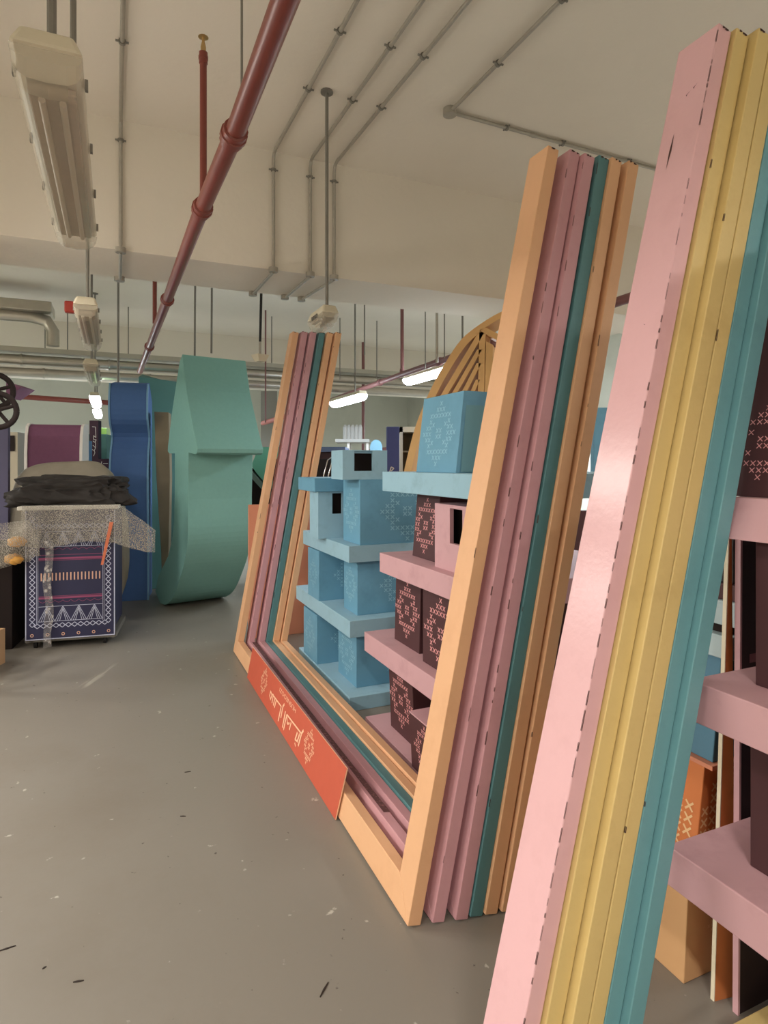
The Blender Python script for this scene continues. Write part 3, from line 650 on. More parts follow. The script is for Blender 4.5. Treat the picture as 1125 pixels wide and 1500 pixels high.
# blue letter
aB = math.radians(14); fB = Vector((-math.sin(aB), math.cos(aB), 0)); eB = Vector((math.cos(aB), math.sin(aB), 0)); BB = G(163, 882)
def blue_pt(g, z): return BB+fB*g+Vector((0, 0, z))
bf = bez([(-.02, 2.46), (-.08, 2.28), (-.06, 2.05), (.10, 1.86), (.00, 1.66), (-.05, 1.3), (0, .6), (0, .002)], 4)
prof = [(p[0], p[1]) for p in bf] + [(.45, .002), (.45, 2.3), (.2, 2.5)]
bt = thing('foam_letter', 'deep blue wavy letter standing behind the covered trolley', 'letter', BB)
MB().prism([blue_pt(g, z) for g, z in prof], eB*.38).build('letter_body', M_NAVYB, bt, bevel=.004)
for off in (-.018, .38):
    rim = [(g-.006, z) for g, z in prof[:len(bf)]]
    pts = [blue_pt(g, z)+eB*off for g, z in rim] + [blue_pt(g+.03, z)+eB*off for g, z in rim[::-1]]
    MB().prism(pts, eB*.018).build('light_rim', M_LBLUE, bt, label='light blue edge strip')
# things between the two letters
c0 = at(203, 880, 7.4)
dt = MB(); x0 = at(203, 680, 7.5); x1 = at(268, 680, 7.9)
dt.hexa([(x0.x, x0.y, 0), (x1.x, x1.y, 0), (x1.x-.15, x1.y+.5, 0), (x0.x-.15, x0.y+.5, 0)], [(x0.x, x0.y, 2.62), (x1.x, x1.y, 2.60), (x1.x-.15, x1.y+.5, 2.62), (x0.x-.15, x0.y+.5, 2.72)])
tag(dt.build('tall_block', M_DTEAL, bevel=.005), 'tall dark teal block between the blue letter and the mint letter', 'block')
mb = MB(); a = at(226, 800, 7.05); 
prof = [(226, 603), (247, 604), (249, 700), (247, 812), (246, 875.5), (238, 875.5), (236, 808), (229, 700)]
mb.prism([at(x, y, 7.1) for x, y in prof], (-.05, .22, 0))
ob = tag(mb.build('plywood_offcut', M_BROWN, bevel=.004), 'olive brown curved plywood piece wedged beside the mint letter', 'board')
# salmon panel and mint wedge behind the far posts
tag(MB().ubox(3.62, 3.65, .19, .95, 0, 1.19).build('salmon_panel', M_SALMON, bevel=.003), 'salmon pink upright panel behind the far posts of the middle stack', 'panel')
mb = MB(); mb.prism([at(368, 800, 7.6), at(368, 682, 7.6), at(379, 655, 7.6), at(410, 655, 7.6), at(410, 725, 7.6), at(392, 712, 7.6), at(375, 692, 7.6)][1:], (.0, .35, 0))
w_ = thing('foam_letter', 'mint green slanted letter piece seen between the mint arrow and the far posts', 'letter', (at(390, 700, 7.6).x, 7.7, 0))
mb.build('letter_body', mat('bright_mint', (120, 190, 165), .8), w_)
mb = MB(); mb.prism([at(368, 700, 7.55), at(368, 690, 7.55), at(420, 745, 7.55), at(420, 757, 7.55)], (0, .3, 0)); mb.build('grey_edge', mat('grey_edge_board', (110, 128, 122), .7), w_)
mb = MB(); mb.hexa([(at(366, 0, 7.7).x, 7.7, 0), (at(420, 0, 7.7).x, 7.7, 0), (at(420, 0, 7.7).x, 8.1, 0), (at(366, 0, 7.7).x, 8.1, 0)], [(at(366, 0, 7.7).x, 7.7, 1.5), (at(420, 0, 7.7).x, 7.7, 1.3), (at(420, 0, 7.7).x, 8.1, 1.3), (at(366, 0, 7.7).x, 8.1, 1.5)])
mb.build('dark_stand', M_DARK, w_)

# ---------------------------------------------------------------- curved plywood arch behind the pink tower
YA = 5.05
at_ = thing('plywood_arch', 'orange plywood half-arch with diagonal ribs behind the tall blue block', 'arch', (at(660, 0, YA).x, YA+.15, 0))
outer = bez([(585, 720), (600, 655), (612, 615), (630, 572), (652, 532), (676, 497), (706, 473), (740, 454), (780, 440), (820, 432)], 4)
inner = bez([(612, 720), (622, 655), (630, 610), (641, 588), (662, 548), (682, 515), (704, 490), (740, 480), (780, 462), (820, 452)], 4)
EXT = Vector((.10, .27, 0))
def band(o_, i_, Y): return [at(p[0], p[1], Y) for p in o_] + [at(p[0], p[1], Y) for p in i_[::-1]]
def strip(name, o_, i_, ext=EXT):
    mb = MB(); n = len(o_)
    A = [at(p[0], p[1], YA) for p in o_]; B = [at(p[0], p[1], YA) for p in i_]
    for k in range(n-1):
        q = [A[k], A[k+1], B[k+1], B[k]]; r = [x+ext for x in q]
        mb.face(q); mb.face(r[::-1]); mb.face([q[0], r[0], r[1], q[1]]); mb.face([q[2], r[2], r[3], q[3]])
    mb.build(name, M_ARCH, at_)
outer = [(p[0], p[1]) for p in outer]; inner2 = [(p[0]+(9 if p[1] > 480 else 6), p[1]+6) for p in outer]
strip('outer_band', outer, inner2)
rib = lambda a, b, w_: MB().prism([at(a[0], a[1], YA), at(b[0], b[1], YA), at(b[0]+w_, b[1], YA), at(a[0]+w_, a[1], YA)], EXT*.75)
for a, b, w_ in [((697, 720), (702, 488), 9), ((630, 605), (700, 488), 9), ((648, 600), (699, 512), 7), ((662, 602), (698, 532), 7), ((676, 603), (697, 556), 6)]:
    rib(a, b, w_).build('rib', M_ARCH, at_)
MB().prism([at(702, 484, YA), at(712, 480, YA), at(745, 497, YA), at(745, 508, YA)], EXT*.75).build('rib', M_ARCH, at_)
MB().prism([at(712, 500, YA), at(722, 505, YA), at(720, 720, YA), at(706, 720, YA)], EXT*.5+Vector((.02, .1, 0))).build('rib', M_ARCH, at_)
mb = MB(); x0 = at(580, 0, YA).x; x1 = at(735, 0, YA).x
for xa in (x0+.03, x1-.35): mb.hexa([(xa, YA, 0), (xa+.12, YA, 0), (xa+.22, YA+.28, 0), (xa+.1, YA+.28, 0)], [(xa+.02, YA, 1.40), (xa+.14, YA, 1.40), (xa+.24, YA+.28, 1.40), (xa+.12, YA+.28, 1.40)])
mb.build('arch_leg', M_ARCH, at_)

# indigo board, cream carcass, white bench things beyond the blue tower
def standing(name, label, cat, px0, px1, pytop, Y, depth, m, skew=0):
    mb = MB(); a = at(px0, pytop, Y); b = at(px1, pytop, Y)
    mb.hexa([(a.x, Y, 0), (b.x, Y+skew, 0), (b.x-depth*.2, Y+depth+skew, 0), (a.x-depth*.2, Y+depth, 0)], [(a.x, Y, a.z), (b.x, Y+skew, b.z), (b.x-depth*.2, Y+depth+skew, b.z), (a.x-depth*.2, Y+depth, a.z)])
    return tag(mb.build(name, m, bevel=.003), label, cat)
ib = standing('indigo_board', 'indigo board with white script beside the cream cabinet', 'board', 567, 585, 625, 6.6, .05, M_INDIGO)
mb = MB(); nn = Vector((0, -1, 0))
for s_ in [[(571, 691), (573, 684), (577, 686), (573, 690)], [(573, 693), (577, 697)], [(572, 700), (578, 700)]]:
    for a, b in zip(s_, s_[1:]): mb.quadstroke(at(*a, 6.592), at(*b, 6.592), .012, nn)
mb.build('script', M_WHITE, ib)
cab = thing('open_cabinet', 'cream open cabinet with dark shelves behind the plywood arch foot', 'cabinet', (at(595, 0, 6.8).x, 7.0, 0))
a = at(586, 625, 6.75); b = at(612, 625, 6.75)
def wbox(x0, x1, y0, y1, z0, z1): return MB().hexa([(x0, y0, z0), (x1, y0, z0), (x1, y1, z0), (x0, y1, z0)], [(x0, y0, z1), (x1, y0, z1), (x1, y1, z1), (x0, y1, z1)])
wbox(a.x, a.x+.03, 6.75, 7.1, 0, a.z).build('side_panel', M_CREAM, cab); wbox(b.x-.03, b.x, 6.75, 7.1, 0, a.z).build('side_panel', M_CREAM, cab)
wbox(a.x, b.x, 6.75, 7.1, a.z-.06, a.z).build('top_panel', M_CREAM, cab); wbox(a.x, b.x, 7.08, 7.1, 0, a.z).build('back_panel', M_BROWN, cab)
wbox(a.x+.03, b.x-.03, 6.78, 7.08, a.z-.28, a.z-.265).build('shelf', M_BROWN, cab)
crt = standing('storage_crate', 'dark plum draped crate behind the slotted pale blue block', 'crate', 458, 508, 662, 7.6, .7, M_MAROON)
standing('storage_cloth', 'navy cloth-covered load with a pale edge behind the far posts', 'load', 400, 506, 672, 7.3, .2, M_DARK)
wbox(at(452, 0, 7.55).x, at(505, 0, 7.55).x, 7.5, 8.2, at(0, 663, 7.55).z, at(0, 660, 7.55).z)
lid = wbox(at(452, 0, 7.55).x, at(506, 0, 7.55).x, 7.50, 8.35, at(0, 662, 7.6).z, at(0, 655, 7.6).z); tag(lid.build('cloth_cover', mat('slate_cloth', (92, 104, 132), .8)), 'slate blue cover lying over the plum crate', 'cover')
tb = thing('white_table', 'white table standing high behind the notched turret', 'table', (at(512, 0, 9.7).x, 9.9, 0))
xa, xb = at(491, 0, 9.7).x, at(541, 0, 9.7).x; zt = at(0, 643, 9.7).z
wbox(xa, xb, 9.7, 10.3, zt-.05, zt).build('table_top', mat('soft_white', (176, 174, 170), .8), tb)
for xx in (at(510, 0, 9.7).x, at(538, 0, 9.7).x):
    for yy in (9.75, 10.2): wbox(xx-.02, xx+.02, yy, yy+.04, 0, zt-.05).build('leg', M_WHITE, tb)
mb = MB()
for k in range(5):
    x = at(503+k*5.6, 0, 9.8).x
    mb.tube([(x+.02, 9.9, zt), (x+.02, 9.9, zt+.19), (x+.025, 9.93, zt+.23)], [.035, .035, .018], seg=10)
tag(mb.build('quilted_cushion', mat('soft_white', (176, 174, 170), .8), smooth=True), 'white ribbed cushion upright on the white table', 'cushion')
pts = [at(542, 662, 7.9)]+[at(551+9*math.cos(PI-PI*k/8), 655-11*math.sin(PI*k/8), 7.9) for k in range(9)]+[at(560, 662, 7.9)]
pts = [Vector((at(542, 0, 7.9).x, 7.9, 0))]+pts[1:-1]+[Vector((at(560, 0, 7.9).x, 7.9, 0))]
tag(MB().prism(pts, (0, .06, 0)).build('arched_board', mat('light_sky_blue', (150, 205, 235), .6)), 'light blue round-topped board behind the notched turret', 'board')
hp = thing('chrome_hoops', 'pair of thin chrome hoops above the slotted pale blue block', 'rack', (at(484, 0, 6.2).x, 6.2, 0))
for dx in (0, 7):
    MB().tube([Vector((at(474+dx, 0, 6.2).x, 6.2, 0)), at(474+dx, 697, 6.2), at(480+dx, 674, 6.2), at(488+dx, 668, 6.2), at(500+dx, 667, 6.2), Vector((at(503+dx, 0, 6.2).x, 6.3, 0))], .006, seg=8).build('hoop', M_CHROME, hp, smooth=True)
standing('standing_board', 'blue-teal upright panel glimpsed between the two stacks', 'panel', 870, 960, 597, 4.6, .05, M_BLUE)
standing('standing_board', 'dark maroon panel glimpsed low between the two stacks', 'panel', 835, 960, 748, 4.3, .05, M_MAROON)

# ---------------------------------------------------------------- right edge: orange and blue tower, boards
block('plain_block', 'tan block on the floor, lowest of the orange tower', 'block', -.523, -.26, .66, .98, 0, .285, M_BEIGE, xm=M_ORX, faces='s', cover=.5, lean=.02)
block('stitched_block', 'orange block with cream crosses standing on the tan block', 'block', -.53, -.16, .69, 1.0, .30, .635, M_ORBOX, xm=M_ORX, faces='fs', cover=1.2, lean=.05)
tag(MB().ubox(-.53, -.20, .69, .98, .286, .299).build('gap_shade_strip', M_DARK), 'thin dark strip standing in for the shaded gap between the tan and orange blocks', 'board')  # shade of the gap between the blocks, made as a dark-coloured strip
mb = MB(); mb.ubox(-.56, -.14, .735, 1.06, .637, .650); tag(mb.build('loose_board', M_SALMON), 'thin salmon board lying between the orange and blue blocks', 'board')
block('plain_block', 'blue block standing on the orange block', 'block', -.545, -.18, .755, 1.05, .651, .97, mat('mid_blue_board', (92, 140, 166), .6), lean=.04)
block('slab', 'pale blue slab on the blue block at the right', 'slab', -.60, -.1, .76, 1.12, .971, 1.04, mat('ice_board', (186, 208, 214), .6))
tag(MB().ubox(-.58, -.12, .79, 1.1, 1.041, 1.065).build('dark_spacer', M_DARK), 'dark strip between the two pale slabs at the right', 'board')
block('slab', 'upper pale slab under a maroon slab at the right', 'slab', -.60, -.1, .78, 1.12, 1.066, 1.14, MATS['ice_board'])
block('slab', 'small maroon slab under the plastic-wrapped bundle', 'slab', -.60, -.1, .79, 1.15, 1.141, 1.19, M_MAROON)
block('wrapped_bundle', 'black bundle in crinkled plastic at the top of the orange tower', 'bundle', -.58, -.15, .80, 1.15, 1.191, 1.42, mat('wrapped_black', (48, 42, 46), .25, .3, 8, bump=1.0, bscale=9))
# upright boards behind the near tower
pn = thing('standing_board', 'very dark maroon panel with pink edge and pink strokes behind the near tower', 'panel', W(-.655, 1.2, 0))
PT = .018                                            # the panel leans this much at the top
def pbox(u0, u1, v0, v1, z1=1.45): 
    q = [(u0, v0), (u0, v1), (u1, v1), (u1, v0)]
    return MB().hexa([W(a, b, 0) for a, b in q], [W(a, b-PT*0+.012, z1) for a, b in q])
pbox(-.658, -.645, .719, 1.9).build('panel_board', mat('blackish_maroon', (46, 32, 36), .6), pn)
pbox(-.660, -.643, .711, .7185).build('panel_edge', M_PSLAB, pn, label='pink edge of the panel')
mb = MB()
for (v0, v1, z0, z1) in ((.80, .97, 1.30, 1.325), (.80, .97, 1.245, 1.27), (.80, .97, 1.19, 1.215), (.80, .83, 1.355, 1.43), (.83, .97, 1.34, 1.36), (.76, .97, .985, 1.01), (.79, .97, .93, .955)):
    A = W(-.6590, v0, z0); B = W(-.6590, v1, z0); C_ = W(-.6590, v1, z1); D_ = W(-.6590, v0, z1); mb.face([A, B, C_, D_])
mb.build('pink_strokes', mat('dull_pink_print', (124, 84, 90), .6), pn)
lb = thing('leaning_board', 'orange board with cream edge, wider at its foot, left of the dark panel', 'board', W(-.63, .72, 0))
A, B = G(1047, 1467), G(1077, 1459); bk = D*.012
T0, T1_ = W(-.640, .708, 1.45), W(-.632, .722, 1.45)
MB().hexa([A, B, B+bk, A+bk], [T0, T1_, T1_+bk, T0+bk]).build('board_face', M_ORBOX, lb)
e_ = -N*.003
MB().hexa([A+e_, A, A+bk, A+bk+e_], [T0+e_, T0, T0+bk, T0+bk+e_]).build('cream_edge', M_CREAM, lb, label='cream cut edge')
mb = MB(); mb.ubox(-1.05, -.715, .60, .90, 0, .06)
tag(mb.build('yellow_offcut', M_YELLOW, bevel=.003), 'yellow offcut lying on the floor at the bottom right corner', 'offcut')

# ---------------------------------------------------------------- trolley group at the left
TL = Vector((-2.975, 5.10, 0)); TR_ = Vector((-2.315, 5.29, 0)); te = (TR_-TL).normalized(); tf = Vector((-te.y, te.x, 0)); TW = (TR_-TL).length; TD = .62
def TP(a, b, z): return TL+te*a+tf*b+Vector((0, 0, z))
def tbox(a0, a1, b0, b1, z0, z1): return MB().hexa([TP(a0, b0, z0), TP(a1, b0, z0), TP(a1, b1, z0), TP(a0, b1, z0)], [TP(a0, b0, z1), TP(a1, b0, z1), TP(a1, b1, z1), TP(a0, b1, z1)])
trl = thing('trolley', 'wheeled trolley with patterned navy front panel under bubble wrap', 'trolley', TP(TW/2, TD/2, 0))
tbox(.02, TW-.02, .02, TD, .12, 1.16).build('trolley_body', M_NAVY, trl, bevel=.004)
tbox(-.01, TW+.01, 0.012, TD+.01, .06, .10).build('base_frame', M_DMETAL, trl, bevel=.005)
for a in (.0, TW-.03):
    tbox(a, a+.03, .0, .03, .06, .30).build('corner_post', M_DMETAL, trl, bevel=.005)
for a in (.06, TW-.09):
    for b in (.07, TD-.08):
        MB().tube([TP(a-.012, b, .032), TP(a+.012, b, .032)], .032, seg=16).build('caster', M_RUBBER, trl, smooth=True)
# printed panel
mb = tbox(0, TW, -.012, 0.01, .085, 1.165); nP = -tf
def pq(a0, z0, a1, z1, w, mi, o=.0138): mb.quadstroke(TP(a0, -o, z0), TP(a1, -o, z1), w, nP, mi)
sx = TW/.1335; 
for a in (.004, TW-.004): pq(a, .09, a, 1.16, .008, 1)
pq(0, .09, TW, .09, .008, 1)
for a in (.085, .095, TW-.085, TW-.095): pq(a, .22, a, 1.05, .003, 1)
z = .215
while z < 1.12:                                                       # diamond chains up both sides
    for a in (.052, TW-.052):
        d = .021; c = (a, z)
        for (x0, y0, x1, y1) in ((-d, 0, 0, d), (0, d, d, 0), (d, 0, 0, -d), (0, -d, -d, 0)): pq(a+x0, z+y0, a+x1, z+y1, .006, 1)
    z += .044
for zc in (.200, 1.03):
    a = .09
    while a < TW-.07:
        for (x0, y0, x1, y1) in ((-.023, 0, 0, .019), (0, .019, .023, 0), (.023, 0, 0, -.019), (0, -.019, -.023, 0)): pq(a+x0, zc+y0, a+x1, zc+y1, .006, 1)
        a += .047
for k in range(6):                                                     # rings along the foot
    a = .05+k*(TW-.1)/5
    for j in range(10):
        t0, t1 = 2*PI*j/10, 2*PI*(j+1)/10; pq(a+.011*math.cos(t0), .125+.011*math.sin(t0), a+.011*math.cos(t1), .125+.011*math.sin(t1), .006, 3)
for zb, zt_ in ((.235, .36), (.86, .985)):                               # zigzag triangles
    pq(.10, zt_, TW-.10, zt_, .004, 1); pq(.10, zb, TW-.10, zb, .004, 1)
    n = 4; w = (TW-.2)/n
    for k in range(n):
        x = .10+k*w
        for s in (0, .018, .036): 
            hh = (zt_-zb)*(1-s*6)
            pq(x+s, zb, x+w/2, zb+hh, .004, 1); pq(x+w-s, zb, x+w/2, zb+hh, .004, 1)
for z, w in ((.43, .016), (.445, .004), (.79, .004), (.76, .016), (.745, .004)): pq(.10, z, TW-.10, z, w, 2)
for k in range(8):
    x = .10+k*(TW-.2)/8; w = (TW-.2)/8
    for j in range(4):
        t0, t1 = j/4, (j+1)/4
        for zz, s in ((.41, -1), (.83, 1)): pq(x+w*t0, zz+s*.018*math.sin(PI*t0), x+w*t1, zz+s*.018*math.sin(PI*t1), .003, 2)
for k in range(17): x = .12+k*(TW-.24)/16; pq(x, .575, x, .64, .010, 3)
mb.build('printed_panel', [M_NAVY, M_NLINE, M_NPINK, M_NTAN], trl, label='navy panel printed with diamonds, zigzags and stripes')
tag(tbox(-.06, TW+.03, -.02, TD+.05, 1.166, 1.20).build('cover_sheet', M_WHITESH, bevel=.008), 'white sheet covering the top of the trolley', 'sheet')
# bubble wrap draped over the front and right
def drape(name, label, grid, m, cat='bubble wrap', thick=.004):
    mb = MB(); R_ = len(grid); Cn = len(grid[0]); base = len(mb.v)
    for row in grid: mb.v += row
    for i in range(R_-1):
        for j in range(Cn-1): mb.f.append((i*Cn+j, i*Cn+j+1, (i+1)*Cn+j+1, (i+1)*Cn+j)); mb.m.append(0)
    o = mb.build(name, m, smooth=True); s = o.modifiers.new('thickness', 'SOLIDIFY'); s.thickness = thick
    return tag(o, label, cat)
rg = random.Random(3)
grid = []
for i in range(12):
    row = []; t = i/11
    for j in range(26):
        s = j/25; a = -.02+s*(TW+.36-.02)
        hem = .88-.02*math.sin(s*9)-(.10*max(0, s-.70)/.3)
        top = 1.205-(.25*max(0, (a-TW-.04)/.3))
        z = top+(hem-top)*t
        b = -.035-.035*t-.012*math.sin(a*31+t*4)*t-.008*math.sin(a*60+t*9)
        if a > TW+.02: b += (a-TW-.02)*.35
        row.append(TP(a, b, z+rg.uniform(-.003, .003)))
    grid.append(row)
drape('bubble_wrap', 'bubble wrap sheet hanging over the front of the trolley with flared right corner', grid, M_BUBBLE)
grid = []
for i in range(10):
    row = []; t = i/9
    for j in range(14):
        s = j/13; a = .14-s*.55
        z = (1.10-.20*math.sin(s*PI*.5)*0+.0)-.05*s+(.74+.02*math.sin(s*8)-.02*s-(1.10-.05*s))*t
        if s < .15: z = 1.02+(.80-1.02)*t
        b = -.10-.05*math.sin(t*PI)-.02*math.sin(a*25+t*5)
        row.append(TP(a, b, z))
    grid.append(row)
drape('bubble_wrap', 'bubble wrap bundle bulging at the left edge of the trolley', grid, M_BUBBLE)
mb = MB(); mb.face([TP(.585, -.075, .70), TP(.605, -.075, .70), TP(.685, -.085, 1.06), TP(.655, -.085, 1.06)]); mb.face([TP(.585, -.079, .70), TP(.605, -.079, .70), TP(.685, -.089, 1.06), TP(.655, -.089, 1.06)][::-1])
tag(mb.build('tape_strip', M_TAPE), 'orange tape strip hanging over the bubble wrap', 'tape')
grid = [[TP(.16+.05*s+.01*math.sin(t*12), -.095-.008*math.sin(t*20+s*3), .92-(.88)*t) for s in (0, .4, .8, 1.2)] for t in [k/14 for k in range(15)]]
drape('film_strip', 'crumpled strip of clear film hanging down the trolley front', grid, M_FILM, 'plastic film', .002)
for k, (px, py) in enumerate(((14, 796), (9, 822))):
    c = at(px, py, 4.9); mb = MB()
    bm_ = bmesh.new(); bmesh.ops.create_icosphere(bm_, subdivisions=3, radius=1)
    for v in bm_.verts: v.co = Vector((v.co.x*.075, v.co.y*.05, v.co.z*.045))*(1+.08*math.sin(v.co.x*9+v.co.z*7))
    mb.v = [v.co+c+Vector((0, .10, 0)) for v in bm_.verts]; mb.f = [tuple(v.index for v in f.verts) for f in bm_.faces]; mb.m = [0]*len(mb.f); bm_.free()
    tag(mb.build('yellow_ornament', mat('amber_bead', (236, 176, 88), .6, .2, 60, bump=.8, bscale=50), smooth=True), ('upper', 'lower')[k]+' amber ornament wrapped in the bubble wrap at the left edge', 'ornament')
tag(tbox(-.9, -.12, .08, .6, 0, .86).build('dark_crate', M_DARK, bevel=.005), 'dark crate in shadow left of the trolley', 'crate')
# lumpy bag and cloth
def lump(name, label, cat, c, r, m, seed, amp=.12, freq=5, flat=.0, ang=0):
    bm_ = bmesh.new(); bmesh.ops.create_icosphere(bm_, subdivisions=5, radius=1)
    from mathutils import noise
    ca, sa = math.cos(ang), math.sin(ang); mb = MB()
    for v in bm_.verts:
        p = v.co.copy(); 
        p = Vector((math.copysign(abs(p.x)**.6, p.x), math.copysign(abs(p.y)**.6, p.y), math.copysign(abs(p.z)**.8, p.z)))
        n_ = noise.noise(v.co*freq*.5+Vector((seed, 0, 0)))*amp + abs(noise.noise(v.co*freq+Vector((0, seed, 0))))*-amp*.8
        p = Vector((p.x*r[0], p.y*r[1], p.z*r[2]))*(1+n_)
        if p.z < -r[2]*flat: p.z = -r[2]*flat
        v.co = Vector((p.x*ca-p.y*sa, p.x*sa+p.y*ca, p.z))+Vector(c)
    mb.v = [v.co.copy() for v in bm_.verts]; mb.f = [tuple(v.index for v in f.verts) for f in bm_.faces]; mb.m = [0]*len(mb.f); bm_.free()
    return tag(mb.build(name, m, smooth=True), label, cat)
angT = math.atan2(te.y, te.x)
c = TP(.335, .24, 1.20+.085)
lump('black_bag', 'crumpled black cloth bag lying on the white sheet of the trolley', 'bag', (c.x-.02, c.y, 1.285), (.49, .21, .165), M_BLACK, 2.3, .30, 4, .62, angT)
c = TP(.12, 1.0, 0)
lump('grey_sack', 'rounded grey cloth-covered load behind the black bag', 'load', (c.x, c.y, .75), (.56, .22, .84), M_GREY, 5.1, .05, 3, .90, angT)
# plum block behind
pb = thing('plum_block', 'plum-coloured curved block with white edges behind the trolley', 'block', at(75, 0, 6.3)*1 if False else Vector((at(75, 0, 6.3).x, 6.5, 0)))
x0, x1 = at(36, 0, 6.3).x, at(114, 0, 6.3).x
zt = at(0, 621, 6.3).z
prof = [(0, 0), (0, zt-.30), (.01, zt-.12), (.03, zt-.03), (.06, zt), (.14, zt), (.14, 0)]
MB().prism([Vector((x0+.03, 6.3+b, z)) for b, z in prof], (x1-x0-.06, .12, 0)).build('block_body', M_PURPLE, pb)
for xa in (x0, x1-.03):
    MB().prism([Vector((xa, 6.29+b+(xa-x0)*.2, z+.01 if z > 1 else z)) for b, z in prof], (.03, .0, 0)).build('white_side', M_WHITE, pb)
# maroon sign board with script
ms = thing('script_board', 'tall dark maroon L-shaped board with white script beside the blue letter', 'sign', Vector((at(138, 0, 7.2).x, 7.2, 0)))
Ys = 7.4
mb = MB(); mb.prism([at(131, 616, Ys), at(144, 616, Ys), at(144, 672, Ys), at(162, 672, Ys), at(162, 686, Ys), at(131, 686, Ys)], (0, .08, 0)); mb.build('board', mat('aubergine_board', (64, 34, 54), .6), ms)
wbox(at(131, 0, Ys).x, at(160, 0, Ys).x, Ys, Ys+.08, 0, at(0, 686, Ys).z).build('board_foot', M_DTEAL, ms)
mb = MB(); Yq = Ys-.004
for s_ in [[(135, 625), (140, 625.5), (140.5, 641), (137, 638), (137, 644), (141, 644)], [(141, 644), (139, 648), (136, 646)], [(140, 648), (140, 656), (136, 652)], [(140, 656), (138, 660), (135, 658.5)], [(138, 660), (139, 663), (137, 668)],
           [(136, 680), (137, 677), (141, 678), (143, 681), (146, 678), (148, 681), (149, 676)], [(151, 679), (158, 679)]]:
    for a, b in zip(s_, s_[1:]): mb.quadstroke(at(*a, Yq), at(*b, Yq), .008, Vector((0, -1, 0)))
mb.build('white_script', M_WHITE, ms)
standing('teal_box', 'dark teal box behind the maroon script board', 'box', 124, 156, 636, 7.75, .5, M_DTEAL)
standing('lime_ball_box', 'lime green piece poking out behind the maroon script board', 'box', 144, 156, 627, 8.4, .2, mat('lime', (150, 190, 90), .5))
standing('light_blue_box', 'light blue ribbed box right of the plum block', 'box', 116, 126, 645, 6.9, .25, mat('striped_blue', (130, 180, 205), .6))
standing('beige_cabinet', 'beige box with a black opening left of the plum block', 'box', 11, 26, 633, 6.5, .3, mat('warm_grey_board', (178, 168, 148), .7))
mb = MB(); mb.quadstroke(at(17, 661, 6.49), at(17, 638, 6.49), .065, Vector((0, -1, 0))); bc = bpy.data.objects['beige_cabinet']; mb.build('black_opening', M_DARK, bc)
standing('glass_box', 'pale green and white framed box behind the beige box', 'box', 24, 36, 635, 6.9, .3, mat('pale_green', (200, 220, 190), .5))
standing('purple_panel', 'slate purple patterned panel at the far left edge', 'panel', -30, 12, 622, 5.75, .05, mat('slate_purple', (78, 74, 100), .7, .15, 3))
tag(MB().prism([at(9, 560, 7.5), at(31, 567.5, 7.5), at(9, 583, 7.5)], (0, .3, 0)).build('maroon_wedge', M_PURPLE), 'plum pointed piece peeping out behind the handwheels', 'wedge')
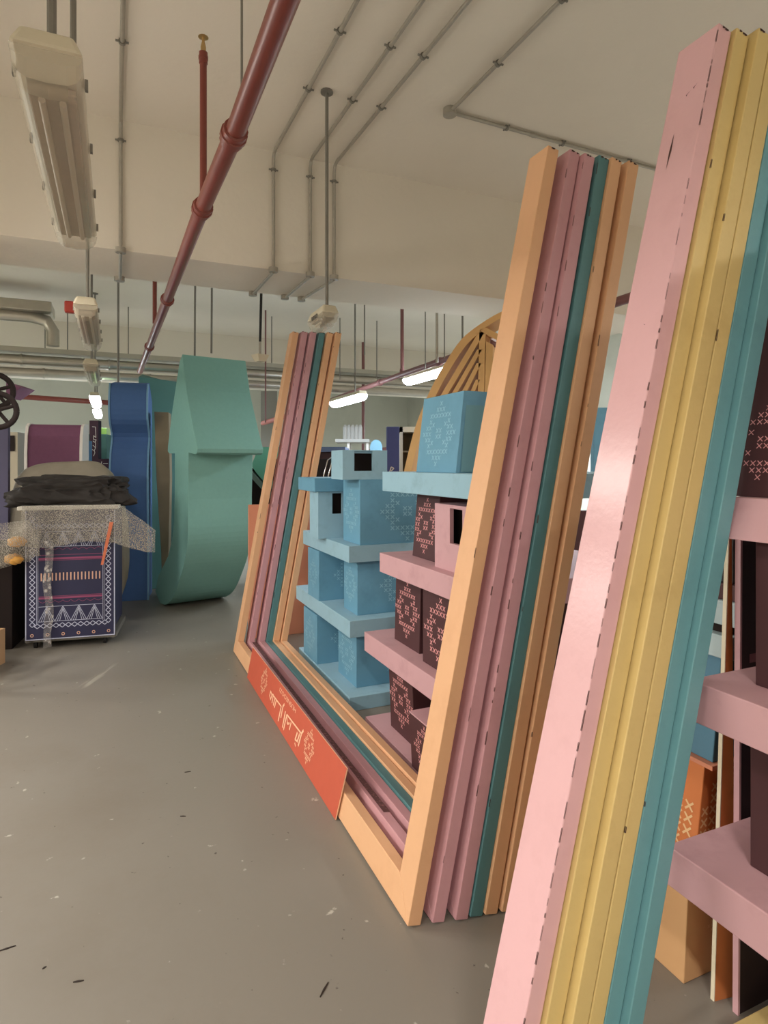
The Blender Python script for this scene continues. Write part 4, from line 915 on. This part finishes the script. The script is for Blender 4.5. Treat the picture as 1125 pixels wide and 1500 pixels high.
# hand wheels
def wheel(px, py, Y, R_, label):
    c = at(px, py, Y); t = thing('valve_handwheel', label, 'valve', c)
    ax = Vector((.95, -1, 0)).normalized(); sd = Vector((0, 0, 1)).cross(ax).normalized()
    ring = [c+sd*R_*math.cos(2*PI*k/32)+Vector((0, 0, 1))*R_*math.sin(2*PI*k/32) for k in range(33)]
    MB().tube(ring, R_*.17, seg=10, cap=False).build('rim', M_DARK, t, smooth=True)
    for k in range(5):
        a = .35+2*PI*k/5; MB().tube([c, c+sd*R_*math.cos(a)+Vector((0, 0, 1))*R_*math.sin(a)], R_*.11, seg=8).build('spoke', M_DARK, t)
    MB().tube([c+ax*.02, c-ax*.03], R_*.2, seg=12).build('hub', M_DARK, t)
    MB().tube([c-ax*.02, c-ax*.30], .014, seg=8).build('stem', M_METAL, t)
    e = c-ax*.34
    MB().tube([e-Vector((0, 0, .10)), e-Vector((0, 0, .05)), e+Vector((0, 0, .05)), e+Vector((0, 0, .10))], [.05, .065, .065, .05], seg=14).build('valve_body', M_REDP, t, smooth=True)
    return e
e1 = wheel(-8, 572, 4.2, .112, 'upper black handwheel at the left edge')
e2 = wheel(-4, 601, 3.9, .108, 'lower black handwheel at the left edge')
pipe('riser_pipe', 'red riser pipe carrying the upper handwheel valve', 'pipe', [(e1.x, e1.y, 0), (e1.x, e1.y, HC)], .04, M_REDP)
pipe('riser_pipe', 'red riser pipe carrying the lower handwheel valve', 'pipe', [(e2.x-.0, e2.y, 0), (e2.x, e2.y, HC)], .04, M_REDP)
# cardboard box at left edge
cb = thing('cardboard_box', 'open cardboard box on the floor at the left edge', 'box', Vector((-3.16, 4.6, 0)))
for (x0, x1, y0, y1) in ((-3.36, -2.96, 4.40, 4.41), (-3.36, -2.96, 4.79, 4.80), (-2.97, -2.96, 4.41, 4.79), (-3.36, -3.35, 4.41, 4.79)):
    wbox(x0, x1, y0, y1, 0, .27).build('side', M_CARD, cb)
wbox(-3.35, -2.97, 4.41, 4.79, 0, .006).build('base', M_CARD, cb)

# small debris on the floor
M_SCRAP = mat('black_scrap', (44, 32, 26), .7)
for k, (px, py, ln, an, lab) in enumerate([(10, 1390, .05, .5, 'dark tape scrap on the floor at the lower left edge'), (115, 1438, .03, .2, 'dark crumpled scrap on the floor at the lower left'),
                                       (475, 1450, .055, 1.2, 'thin brown splinter on the floor at the bottom centre'), (275, 1131, .03, .3, 'short dark splinter on the open floor near the middle'),
                                       (268, 1196, .025, .0, 'dark scrap on the open floor below the short splinter'), (65, 1418, .012, .9, 'tiny dark crumb on the floor beside the crumpled scrap')]):
    c = G(px, py); d = Vector((math.cos(an), math.sin(an), 0)); s_ = Vector((-d.y, d.x, 0))*.0025
    mb = MB(); q = [c-d*ln/2-s_*.4, c-s_, c+d*ln/2-s_*.2, c+d*ln/2+s_*.5, c+s_*1.4, c-d*ln/2+s_*.4]
    mb.prism(q, (0, 0, .0025)); tag(mb.build('floor_scrap', M_SCRAP), lab, 'scrap')
